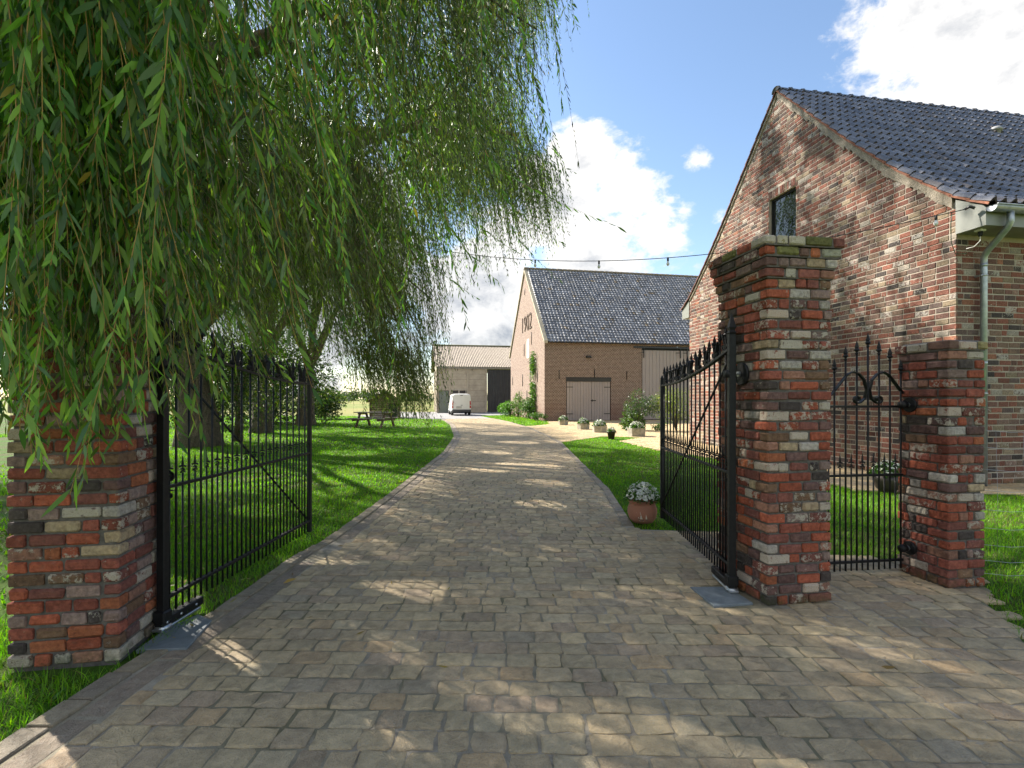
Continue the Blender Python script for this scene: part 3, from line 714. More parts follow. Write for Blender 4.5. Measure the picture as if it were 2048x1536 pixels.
# boxed eaves, gutter, downpipe
ev = MB(); ev.prism([(.0, 4.10), (-.45, 4.10), (-.45, 4.37), (-.40, 4.43), (0., 4.66)], -.014, RL, 'x'); ev.build('boxed_eave', M_panel, house)
ev = MB(); ev.prism([(HW, 4.10), (HW + .45, 4.10), (HW + .45, 4.37), (HW + .40, 4.43), (HW, 4.66)], -.014, RL, 'x'); ev.build('boxed_eave', M_panel, house)
gu = MB(); m = 9; V = []
for r_ in (.085, .079):
    for xx in (-.02, RL):
        for j in range(m):
            a = math.pi + math.pi * j / (m - 1); V.append((xx, -.535 + r_ * math.cos(a), 4.365 + r_ * math.sin(a)))
gu.add(V, [(j, j + 1, m + j + 1, m + j) for j in range(m - 1)] + [(2 * m + j, 3 * m + j, 3 * m + j + 1, 2 * m + j + 1) for j in range(m - 1)] + [tuple(range(m))] + [(0, m, 3 * m, 2 * m), (m - 1, 2 * m - 1, 4 * m - 1, 3 * m - 1)], (.5, .5, .5), 0, True)
gu.tube([(-.02, -.622, 4.368), (RL, -.622, 4.368)], .012, 8)
gut = gu.build('gutter', M_zinc, house)
dp = MB(); dp.tube([(.33, -.535, 4.30), (.33, -.535, 4.14), (.345, -.48, 4.06), (.40, -.16, 3.80), (.417, -.10, 3.72), (.417, -.095, 3.60), (.417, -.095, -.02)], .046, 12)
dp.tube([(.417, -.095, 3.62), (.417, -.095, 3.56)], .05, 12); dp.tube([(.417, -.095, 2.02), (.417, -.095, 1.97)], .05, 12)
dpo = dp.build('downpipe', M_zinc, gut)
for z_ in (3.42, 1.5):
    cl = MB(); cl.tube([(.417, -.095, z_ - .015), (.417, -.095, z_ + .015)], .053, 12); cl.box(.35, .372, -.11, .0, z_ - .015, z_ + .015); cl.build('pipe_clip', M_steel, gut)
vt = MB(); vt.lathe([(.10, 0), (.10, .10), (.14, .10), (.135, .14), (.09, .19), (.02, .2)], 14, (4.9, 3.05, 7.72)); vt.build('roof_vent', simple('grey_vent', (.3, .3, .3), .6), roof_o)
# socket under the eave with plug and cable, cable clamp on the end panel
sk = thing('eave_socket', 'white socket box with black plug under the house eave', 'socket', Mh @ Vector((.13, -.26, 4.10)), HY)
mb = MB(); mb.cbox(-.055, .055, -.05, .05, -.035, 0, .006); mb.build('socket_box', M_wpaint, sk)
mb = MB(); mb.lathe([(.02, -.11), (.03, -.09), (.032, -.036)], 12); mb.build('plug', M_rubber, sk)
mb = MB(); mb.tube([(0, 0, -.1), (0, 0, -.18), (-.04, .06, -.26), (-.09, .14, -.27)], .006, 6); mb.build('cable', M_wpaint, sk)
# ================================================================== wrought iron gates
def spear(mb, x, z, h=.11, r=.012, y=0.0):
    mb.lathe([(r * .55, 0), (r * 1.0, .012), (r * .55, .024), (r * 1.7, .040), (r * .95, .056), (r * 1.25, .064), (.0012, h)], 6, (x, y, z), smooth=False)
def knot(mb, x, z, y=0.0):
    """twisted spear of a short bar"""
    for i, dz in enumerate((0, .017, .034)):
        a = i * 1.1; mb.tube([(x - .019 * math.cos(a), y - .019 * math.sin(a), z + dz - .004), (x, y, z + dz + .006), (x + .019 * math.cos(a), y + .019 * math.sin(a), z + dz - .002)], .0062, 5)
    mb.lathe([(.006, .03), (.008, .05), (.001, .115)], 6, (x, y, z), smooth=False)
def strip(mb, pts, wy=.024, th=.005):
    """a flat band following pts (x,z), width along y"""
    pts = [Vector((p[0], 0, p[1])) for p in pts]; V = []; k = len(pts)
    for i, p in enumerate(pts):
        t = (pts[min(i + 1, k - 1)] - pts[max(i - 1, 0)]).normalized(); nn = Vector((-t.z, 0, t.x)) * th / 2
        for s1, s2 in ((1, -1), (1, 1), (-1, 1), (-1, -1)): V.append(p + nn * s1 + Vector((0, s2 * wy / 2, 0)))
    F = [(4 * i + j, 4 * i + (j + 1) % 4, 4 * i + 4 + (j + 1) % 4, 4 * i + 4 + j) for i in range(k - 1) for j in range(4)] + [(3, 2, 1, 0), (4 * k - 4, 4 * k - 3, 4 * k - 2, 4 * k - 1)]
    mb.add(V, F, (.5, .5, .5), 0, False)
def spiral(cx_, cz_, r0, r1, a0, turns, n=14):
    return [(cx_ + (r0 + (r1 - r0) * i / n) * math.cos(a0 + turns * 2 * math.pi * i / n), cz_ + (r0 + (r1 - r0) * i / n) * math.sin(a0 + turns * 2 * math.pi * i / n)) for i in range(n + 1)]
def gate_leaf(name, label, hinge, ang, L=1.96, z0=0.0):
    root = thing(name, label, 'gate', (*hinge, z0), ang)
    ztop = lambda x: 1.535 + .225 * (1 - x / L) ** 2
    def part(nm, fn, mat=M_iron, parent=root):
        mb = MB(); fn(mb); return mb.build(nm, mat, parent)
    hp = part('hinge_post', lambda m: (m.cbox(-.024, .024, -.024, .024, .05, 1.86, .003), ))
    mb = MB(); mb.lathe([(.028, 0), (.036, .012), (.026, .03), (.036, .05), (.03, .07), (.002, .16)], 4, (0, 0, 1.86), smooth=False); mb.build('finial', M_iron, hp)
    part('end_stile', lambda m: (m.cbox(L - .018, L + .018, -.018, .018, .05, 1.60, .003), m.lathe([(.02, 0), (.024, .01), (.004, .05)], 4, (L, 0, 1.60))))
    part('bottom_rail', lambda m: m.cbox(.024, L - .018, -.016, .016, .155, .175, .002))
    part('middle_rail', lambda m: m.cbox(.024, L - .018, -.016, .016, .835, .853, .002))
    def top(m):
        pts = [(x, ztop(x)) for x in np.linspace(.0, L, 22)]; strip(m, pts, .034, .018)
    part('top_rail', top)
    part('brace', lambda m: m.tube([(.03, .017, 1.66), (L - .03, .017, .19)], .0085, 6))
    part('corner_scroll', lambda m: (strip(m, spiral(.055, .90, .006, .032, 0, 1.2)), strip(m, spiral(.055, .79, .006, .032, 2, -1.2)), strip(m, spiral(.05, ztop(0) + .05, .006, .03, 0, 1.2))))
    nb = 16; pitch = (L - .04) / (nb + .5)
    for i in range(nb):
        x = .03 + pitch * (i + 1) - .035; zt = ztop(x) + .10
        b = part('bar', lambda m: m.tube([(x, 0, .06), (x, 0, zt)], .0075, 7)); part('finial', lambda m: spear(m, x, zt - .005), M_iron, b)
    for i in range(nb + 1):
        x = .03 + pitch * (i + .5) - .035
        if x < .04: continue
        b = part('short_bar', lambda m: m.tube([(x, 0, .06), (x, 0, .915)], .0062, 6)); part('finial', lambda m: knot(m, x, .92), M_iron, b)
    for i in range(9):                                              # lyre scrolls above the top rail
        x = .10 + i * (L - .17) / 8.4; zb = ztop(x) + .012; w_ = pitch * .5
        def lyre(m):
            for s in (-1, 1):
                a = spiral(0, .026, .007, .024, 0, 1.15, 12)
                pts = [(x + s * (.034 + p[0] * 1.0), zb + p[1]) for p in a]
                body = [(.052, .062), (.030, .09), (.020, .112), (.030, .128)]
                strip(m, pts, .026, .006)
                strip(m, [(x + s * b_, zb + c_) for b_, c_ in [(.008, .004), (.012, .035), (.024, .065), (.034, .095), (.043, .118), (.054, .128), (.060, .121), (.057, .112), (.05, .113)]], .028, .007)
        part('scroll', lyre)
    # drive shoe at the foot of the hinge post
    part('hinge_arm', lambda m: (m.cbox(-.035, .34, -.028, .028, -.0, .055, .006), m.cbox(-.04, .035, -.038, .038, .03, .10, .008)), M_iron)
    part('hinge_base', lambda m: (m.cbox(-.05, .30, -.034, .034, -.018, -.001, .004), m.lathe([(.045, -.02), (.045, .01), (.02, .012)], 14, (0, 0, 0))), M_steel)
    part('bolt', lambda m: [m.tube([(x, -.034, .028), (x, -.022, .028)], .009, 6) for x in (.0, .12, .26)], M_steel)
    return root
hl = Vector((-2.13, 3.05, 0)); fl = Vector((-2.035, 5.05, 0)); hr = Vector((1.607, 3.66, 0)); fr_ = Vector((1.68, 5.6, 0))
ga_l = gate_leaf('gate_leaf', 'black wrought iron gate leaf swung open over the shaded left lawn', (hl.x, hl.y), math.atan2(fl.y - hl.y, fl.x - hl.x), 1.98, .03)
ga_r = gate_leaf('gate_leaf', 'black wrought iron gate leaf standing open beside the terracotta pot', (hr.x, hr.y), math.atan2(fr_.y - hr.y, fr_.x - hr.x), 1.94, .03)
def rosette(label, at, nrm, r=.085, rod=.10):
    n_ = Vector((nrm[0], nrm[1], 0)).normalized(); root = thing('hinge_rosette', label, 'hinge', at)
    mb = MB(); mb.tube([(0, 0, 0), tuple(n_ * .008), tuple(n_ * .016)], [r, r, r * .93], 24, smooth=False); mb.build('disc', M_iron, root)
    mb = MB(); mb.tube([tuple(n_ * .012), tuple(n_ * rod)], .011, 8); mb.build('threaded_rod', M_steel, root)
    mb = MB(); mb.tube([tuple(n_ * .02), tuple(n_ * .036)], .021, 6, smooth=False); mb.tube([tuple(n_ * (rod - .03)), tuple(n_ * (rod - .016))], .02, 6, smooth=False); mb.build('nut', M_steel, root)
    mb = MB(); mb.tube([tuple(n_ * (rod - .012)), tuple(n_ * (rod + .035))], .03, 10); mb.build('collar', M_iron, root)
    return root
ya = Vector((math.cos(YAW), math.sin(YAW), 0)); yb = Vector((-math.sin(YAW), math.cos(YAW), 0))
PR = Vector((*pr_loc, 0)); PLc = Vector((*pl_loc, 0)) + ya * .53; PS = Vector((*ps_loc, 0))
rosette('round black hinge plate on the tall right gate pillar', PR + yb * .275 - ya * .005 + Vector((0, 0, 1.60)), -ya)
rosette('round black hinge plate on the left gate pillar under willow leaves', PLc + yb * .36 + ya * .005 + Vector((0, 0, 1.60)), ya, .085, .09)
# cover plates of the gate drives
def plate(label, corners):
    mb = MB(); n = len(corners); c = Vector((sum(p[0] for p in corners) / n, sum(p[1] for p in corners) / n, 0))
    V = [(p[0] - c.x, p[1] - c.y, -.012) for p in corners] + [(p[0] - c.x, p[1] - c.y, .007) for p in corners] + [((p[0] - c.x) * .98, (p[1] - c.y) * .98, .010) for p in corners]
    F = [(a + i, a + (i + 1) % n, a + n + (i + 1) % n, a + n + i) for a in (0, n) for i in range(n)] + [tuple(range(2 * n, 3 * n))]
    mb.add(V, F); return tag(mb.build('gate_motor_cover', M_plate, None, c), label, 'cover plate')
plate('flat blue grey cover plate beside the left gate pillar', [G(272, 1303), G(374, 1299), G(424, 1243), G(396, 1231), G(330, 1262)])
plate('flat blue grey cover plate beside the tall right gate pillar', [G(1380, 1176), G(1428, 1214), G(1506, 1208), G(1455, 1176)])

# small garden gate
def small_gate():
    h = Vector((3.285, 4.10, 0)); f = Vector((2.47, 3.985, 0)); L = (f - h).length
    root = thing('garden_gate', 'small black iron garden gate with two large scrolls between the right pillars', 'gate', h, math.atan2(f.y - h.y, f.x - h.x))
    def part(nm, fn, mat=M_iron, parent=root):
        mb = MB(); fn(mb); return mb.build(nm, mat, parent)
    hp = part('hinge_post', lambda m: m.cbox(-.018, .018, -.018, .018, .06, 1.50, .002))
    part('finial', lambda m: m.lathe([(.02, 0), (.028, .01), (.016, .03), (.022, .05), (.002, .14)], 4, (0, 0, 1.50), smooth=False), M_iron, hp)
    part('end_stile', lambda m: m.cbox(L - .016, L + .016, -.016, .016, .06, 1.50, .002))
    for nm, z in (('bottom_rail', .105), ('middle_rail', .80), ('upper_rail', 1.355)): part(nm, lambda m: m.cbox(.018, L - .016, -.012, .012, z - .009, z + .009, .002))
    n = 7; tips = [1.72, 1.82, 1.87, 1.93, 1.87, 1.82, 1.72]
    for i in range(n):
        x = .11 + i * (L - .22) / (n - 1); zt = tips[i] - .10
        b = part('bar', lambda m: m.tube([(x, 0, .035), (x, 0, zt)], .0075, 7)); part('finial', lambda m: spear(m, x, zt, .12, .013), M_iron, b)
    for i in range(n + 1):
        x = .11 + (i - .5) * (L - .22) / (n - 1)
        b = part('short_bar', lambda m: m.tube([(x, 0, .035), (x, 0, .865)], .006, 6)); part('finial', lambda m: knot(m, x, .87), M_iron, b)
    c = L / 2
    for s in (-1, 1):
        pts = [(c + s * .40, 1.40)] + [(c + s * a, z) for a, z in ((.33, 1.45), (.26, 1.53), (.19, 1.61), (.14, 1.635), (.085, 1.62), (.035, 1.57), (.012, 1.49), (.03, 1.42), (.075, 1.385))]
        pts += [(c + s * (.095 + p[0]), 1.415 + p[1]) for p in spiral(0, 0, .034, .012, -math.pi / 2, .95, 12)]
        part('scroll', lambda m: strip(m, pts, .03, .008))
    for z in (1.385, .83, .14): part('hinge_scroll', lambda m: (strip(m, spiral(.04, z + .04, .005, .026, 0, 1.2)), strip(m, spiral(.04, z - .04, .005, .026, 2, -1.2))))
    return root
small_gate()
rosette('upper round hinge plate on the short gate pillar', PS + yb * .30 - ya * .004 + Vector((0, 0, 1.37)), -ya, .06, .055)
rosette('lower round hinge plate on the short gate pillar', PS + yb * .30 - ya * .004 + Vector((0, 0, .22)), -ya, .055, .055)
# wire fence to the right of the short pillar
fe = thing('wire_fence', 'thin galvanised wire fence right of the short gate pillar', 'fence', PS + ya * .335 + yb * .08)
mb = MB(); mb.tube([(.012, 0, 0), (.012, 0, 1.22)], .012, 8); mb.build('post', M_steel, fe)
for i, z in enumerate((.08, .18, .30, .43, .57, .72, .88, 1.05, 1.18)):
    mb = MB(); mb.tube([(.01, 0, z), (.25, -.02, z - .02), (.6, 0, z - .015), (1.5, .02, z - .03)], .0016, 4); mb.build('wire', M_steel, fe)
for x in (.16, .37, .58, .8): mb = MB(); mb.tube([(x, -.01, .05), (x + .005, -.012, .6), (x - .008, -.01, 1.16)], .0012, 4); mb.build('wire', M_steel, fe)

# ================================================================== barn
BY = R(10.7); BX = Vector((2.05, 31.5, 0)); barn = thing('brick_barn', 'old brick barn dated 1902 with mauve doors at the end of the drive', 'barn', BX, BY)
BL, BW, BE, BR = 15.0, 11.6, 5.0, 10.9
D1 = (1.42, 4.42, 2.52, 2.78); D2 = (6.55, 13.0, 4.84)
bw = MB()
def q4(a, b, z0, z1, y=0.0): bw.add([(a, y, z0), (b, y, z0), (b, y, z1), (a, y, z1)], [(0, 1, 2, 3)])
q4(0, D1[0], -.1, BE); q4(D1[1], D2[0], -.1, BE); q4(D2[1], BL, -.1, BE); q4(D1[0], D1[1], D1[3], BE); q4(D2[0], D2[1], D2[2], BE)
for x, z in ((D1[0], D1[3]), (D1[1], D1[3]), (D2[0], D2[2])): bw.add([(x, 0, -.1), (x, .3, -.1), (x, .3, z), (x, 0, z)], [(0, 1, 2, 3)])
bw.build('wall', M_barn_f, barn); bw = MB(); q4(0, BL, -.1, BE, BW); bw.build('back_wall', M_barn_f, barn)
bk_ = MB(); bk_.box(.4, BL - .2, .45, .5, -.1, BE - .2); bk_.build('dark_backing', M_black, barn)  # added black sheet, stands in for the dark interior behind the door gaps
bg_ = MB(); gw = [(3.0, 1.30, 2.0), (5.35, 1.30, 2.0), (8.0, 1.30, 2.0)]
bg_.add([(0, 0, -.1), (0, BW, -.1), (0, BW, BE), (0, BW / 2, BR), (0, 0, BE)], [(0, 1, 2, 3, 4)])
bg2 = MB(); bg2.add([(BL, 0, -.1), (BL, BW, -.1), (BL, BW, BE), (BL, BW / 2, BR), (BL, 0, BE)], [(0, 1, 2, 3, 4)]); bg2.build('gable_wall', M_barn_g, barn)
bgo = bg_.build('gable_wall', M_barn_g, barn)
for y, z, h in ((2.75, 1.15, .85), (5.15, 1.15, .85), (7.9, 1.15, .85)):
    mb = MB(); mb.prism([(y - .17, z), (y + .17, z), (y + .17, z + h - .08), (y + .10, z + h), (y - .10, z + h), (y - .17, z + h - .08)], -.004, .05, 'x'); wo = mb.build('window', simple('dark_opening', (.05, .03, .02), .8), barn)
    mb = MB(); mb.cbox(-.05, .04, y - .24, y + .24, z - .09, z - .005, .01); mb.build('sill', M_wpaint, wo)
mb = MB(); yy = 4.75; mb.prism([(yy - .36, 4.35), (yy + .36, 4.35), (yy + .36, 5.55), (yy + .25, 5.72), (yy - .25, 5.72), (yy - .36, 5.55)], -.02, .04, 'x'); mb.build('shutter', M_wpaint, barn)
for y, z, h in ((1.8, 2.5, .8), (4.0, 2.6, .9), (6.6, 2.35, .9), (10.6, 2.55, .7), (3.6, 5.2, 0.9), (6.0, 4.6, .9), (5.8, 9.1, .5)):
    mb = MB(); mb.tube([(-.03, y, z), (-.03, y, z + h)], .022, 6); mb.build('wall_anchor', M_iron, barn)
cu = bpy.data.curves.new('date', 'FONT'); cu.body = '1902'; cu.size = 1.75; cu.extrude = .02; cu.offset = -.035; cu.align_x = 'CENTER'
to = bpy.data.objects.new('tmp', cu); COL.objects.link(to); bpy.context.view_layer.update()
me = bpy.data.meshes.new_from_object(to.evaluated_get(bpy.context.evaluated_depsgraph_get())); COL.objects.unlink(to); bpy.data.objects.remove(to)
me.materials.clear(); me.materials.append(simple('rusty_iron', (.10, .065, .045), .85))
dt = link('date_numerals', me, barn, (-.03, BW / 2 - .55, 6.35), (R(90), 0, R(-90))); dt.scale = (1.05, 1.0, 1.0); dt['label'] = 'iron numerals reading 1902'
for x, z, h in ((.95, 2.65, .55), (3.3, 2.75, .55), (5.5, 2.65, .55)):
    mb = MB(); mb.tube([(x, -.03, z), (x, -.03, z + h)], .02, 6); mb.build('wall_anchor', M_iron, barn)
mb = MB(); mb.cbox(2.72, 3.06, -.16, .0, 4.02, 4.14, .02); mb.build('flood_light', M_black, barn)
mb = MB(); mb.box(D1[0] - .02, D1[1] + .02, -.02, .1, D1[2], D1[3]); mb.build('lintel', M_black, barn)
def door(x0, x1, z0, z1, np_, hinge, nm='barn_door'):
    root = None; w_ = (x1 - x0) / np_
    for i in range(np_):
        mb = MB(); mb.cbox(x0 + i * w_ + .006, x0 + (i + 1) * w_ - .006, .03 + rng.uniform(0, .004), .07, z0, z1, .008)
        if root is None: root = mb.build(nm, M_mauve, barn)
        else: mb.build('plank', M_mauve, root)
    bk = MB(); bk.box(x0, x1, .072, .08, z0, z1); bk.build('backing', M_black, root)
    for z in ((z0 + .42, z1 - .36) if hinge else ()):
        a, b = (x0, x0 + .42) if hinge < 0 else (x1 - .42, x1); mb = MB(); mb.box(a, b, .012, .031, z - .02, z + .02); mb.build('strap_hinge', M_iron, root)
    return root
mid = (D1[0] + D1[1]) / 2 + .2
da = door(D1[0] + .04, mid - .006, .02, D1[2] - .01, 9, -1); door(mid + .006, D1[1] - .04, .02, D1[2] - .01, 7, 1)
mb = MB(); mb.box(mid - .06, mid + .28, 0, .028, 1.26, 1.31); mb.box(mid + .03, mid + .06, -.005, .028, 1.22, 1.36); mb.build('bolt', M_iron, da)
dbig = door(D2[0] + .05, 9.55, .05, D2[2] - .25, 12, 0, 'sliding_door'); door(9.57, D2[1], .05, D2[2] - .25, 13, 0, 'sliding_door')
mb = MB(); mb.box(D2[0] - .6, BL, -.07, -.02, D2[2] - .12, D2[2] - .02); mb.build('door_rail', M_black, barn)
for x in (D2[0] + .15, 9.3, 9.8): mb = MB(); mb.box(x - .02, x + .02, -.05, .03, D2[2] - .75, D2[2]); mb.box(x - .3, x + .02, .0, .028, D2[2] - .42, D2[2] - .38); mb.build('door_hanger', M_black, dbig)
ew = MB(); ew.box(-.02, BL, -.16, -.02, BE - .06, BE + .02); ew.build('eave_board', M_oldwood, barn)
# barn roof: courses of pantiles
BT = MB(); sl = Vector((0, BW / 2 + .25, BR - BE + .25)); SLn = sl.length; t = sl.normalized(); nn = Vector((0, -t.z, t.y)); p00 = Vector((0, -.25, BE - .02)); ex = .262; tw = .232
nr = int(SLn / ex); nc = int((BL + .1) / tw)
for r_ in range(nr):
    for c_ in range(nc):
        x0 = .12 + c_ * tw; a = p00 + t * (r_ * ex); b = p00 + t * ((r_ + 1) * ex + .03); l = .034 + rng.normal(0, .006); V = []
        for u, h in ((0, .0), (.18, .042), (.40, .046), (.60, .004), (1.02, .0)): V.append(a + nn * (h + l) + Vector((x0 + u * tw, 0, 0)))
        for u, h in ((0, .0), (.18, .042), (.40, .046), (.60, .004), (1.02, .0)): V.append(b + nn * h + Vector((x0 + u * tw, 0, 0)))
        V += [a + nn * .0 + Vector((x0, 0, 0)), a + nn * .0 + Vector((x0 + 1.02 * tw, 0, 0))]
        c = pick([((.23, .23, .238), 4), ((.195, .196, .205), 3), ((.28, .28, .285), 2), ((.22, .205, .185), 1), ((.2, .15, .09), .15)], .15)
        BT.add(V, [(0, 1, 6, 5), (1, 2, 7, 6), (2, 3, 8, 7), (3, 4, 9, 8)], (*c, 0), 0, False); BT.add([V[j] for j in (10, 11, 4, 3, 2, 1, 0)], [(0, 1, 2, 3, 4, 5, 6)], (*c, 0), 1)
bro = MB(); bro.add([(-.08, -.25, BE - .06), (BL, -.25, BE - .06), (BL, BW / 2, BR + .1), (-.08, BW / 2, BR + .1), (BL, BW + .25, BE - .06), (-.08, BW + .25, BE - .06)], [(0, 1, 2, 3), (3, 2, 4, 5)])
bro_o = bro.build('roof', simple('barn_roof_back', (.07, .07, .075), .8), barn)
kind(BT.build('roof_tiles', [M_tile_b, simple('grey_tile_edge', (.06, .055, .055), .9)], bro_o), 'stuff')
vb = MB(); vb.prism([(-.3, BE - .12), (BW / 2, BR + .02), (BW / 2, BR + .20), (-.3, BE + .06)], -.10, .13, 'x'); vb.prism([(BW + .3, BE - .12), (BW / 2, BR + .02), (BW / 2, BR + .20), (BW + .3, BE + .06)], -.10, .13, 'x')
vb.build('verge_coping', simple('pale_mortar_verge', (.46, .40, .29), .9, nscale=3, namt=.25), bro_o)
for i in range(36):
    mb = MB(); mb.tube([(-.1 + i * .42, BW / 2, BR + .16), (-.1 + i * .42 + .43, BW / 2, BR + .15)], [.15, .13], 10, col=(.16, .13, .085)); mb.build('ridge_tile', M_tile_b, bro_o)

# ================================================================== concrete shed behind the van
SH = Vector((-7.4, 49.8, 0)); shed = thing('concrete_shed', 'concrete panel shed with corrugated roof behind the white van', 'shed', SH, BY)
bays = [(0.0, 1.2), (1.2, 3.0), (3.0, 4.86)]; SE = 4.45; ph = .556
def post(x0, x1, y0, y1): mb = MB(); mb.cbox(x0, x1, y0, y1, -.1, SE, .01); mb.build('post', M_conc, shed)
for x in (0., 1.2, 3.0, 4.86): post(x - .09, x + .09, -.06, .12)
post(-.11, .10, -.06, .3)
for bi, (a, b) in enumerate(bays):
    for k in range(8):
        z0, z1 = k * ph, (k + 1) * ph - .014
        if bi == 0 and z1 < 2.25: continue
        if bi == 1 and 1.2 < (z0 + z1) / 2 < 2.4: continue
        mb = MB(); mb.cbox(a + .092, b - .092, .0 + rng.uniform(0, .012), .09, z0, z1, .008); mb.build('concrete_panel', M_conc, shed)
for k in range(8):
    for y0, y1 in ((.32, 3.0), (3.1, 6.0), (6.1, 9.0), (9.1, 11.8)): mb = MB(); mb.cbox(.0, .09, y0, y1, k * ph, (k + 1) * ph - .014, .008); mb.build('concrete_panel', M_conc, shed)
for y in (3.05, 6.05, 9.05): post(-.05, .12, y - .08, y + .08)
mb = MB(); mb.box(.10, 4.9, .10, .12, -.1, SE); mb.box(.10, .12, .12, 11.8, -.1, SE); mb.build('inner_lining', M_black, shed)
dd = None
for i in range(9):
    w_ = .92 / 9; mb = MB(); mb.cbox(.13 + i * w_ + .004, .13 + (i + 1) * w_ - .004, .02, .06, .02, 2.16, .006)
    if dd is None: dd = mb.build('door', M_green, shed)
    else: mb.build('plank', M_green, dd)
for z in (.25, 1.2, 1.95): mb = MB(); mb.box(.5, 1.02, .0, .021, z - .03, z + .03); mb.build('ledge', M_green, dd)
wn = MB(); 
for a in ((1.36, 2.86, 2.30, 2.38), (1.36, 2.86, 1.30, 1.38), (1.36, 1.44, 1.38, 2.30), (2.78, 2.86, 1.38, 2.30), (2.05, 2.17, 1.38, 2.30)): wn.box(a[0], a[1], -.01, .08, a[2], a[3])
wo = wn.build('window', simple('pale_frame', (.42, .37, .30), .8), shed)
for a, b in ((1.44, 2.05), (2.17, 2.78)): 
    mb = MB(); mb.box(a, b, .05, .055, 1.38, 2.30); mb.build('pane', simple('dark_pane', (.03, .02, .022), .3), wo)
    for k in range(3): mb = MB(); mb.box(a, b, .03, .045, 1.62 + k * .22, 1.645 + k * .22); mb.build('glazing_bar', M_black, wo)
dk = None
for i in range(22):
    mb = MB(); x = 5.0 + i * .29; mb.prism([(x, .0), (x + .06, -.03), (x + .20, -.03), (x + .26, .0), (x + .29, .0), (x + .29, .02), (x, .02)], .05, 4.36, 'z', mi=0)
    if dk is None: dk = mb.build('sliding_door', M_anth, shed)
    else: mb.build('door_rib', M_anth, dk)
mb = MB(); mb.cbox(-.15, 12, -.16, -.07, SE - .04, SE + .14, .02); mb.build('gutter', M_gutter, shed)
RFs = MB(); V = []; ncor = 420; Lr = 12.4; pts = []
for i in range(ncor + 1):
    x = -.35 + Lr * i / ncor; h = .045 * math.cos(2 * math.pi * x / .177)
    V += [(x, -.28, SE + .16 + h), (x, 6.2, 7.35 + h), (x, 12.6, SE + .16 + h)]
RFs.add(V, [(3 * i + k, 3 * i + 3 + k, 3 * i + 4 + k, 3 * i + 1 + k) for i in range(ncor) for k in (0, 1)], (.5, .5, .5), 0, False)
sro = RFs.build('roof', M_corr, shed)
mb = MB(); mb.tube([(-.4, 6.2, 7.38), (12, 6.2, 7.38)], .11, 8); mb.build('ridge_cap', simple('mossy_ridge', (.16, .15, .075), .95, nscale=8), sro)
mb = MB(); mb.prism([(0, SE), (12, SE), (6, 7.2)], .02, .05, 'x'); mb.build('gable_infill', M_conc, shed)
for x in (1.95, 3.4): mb = MB(); mb.box(x, x + .05, -.1, -.06, SE - .25, SE); mb.build('gutter_bracket', M_black, shed)

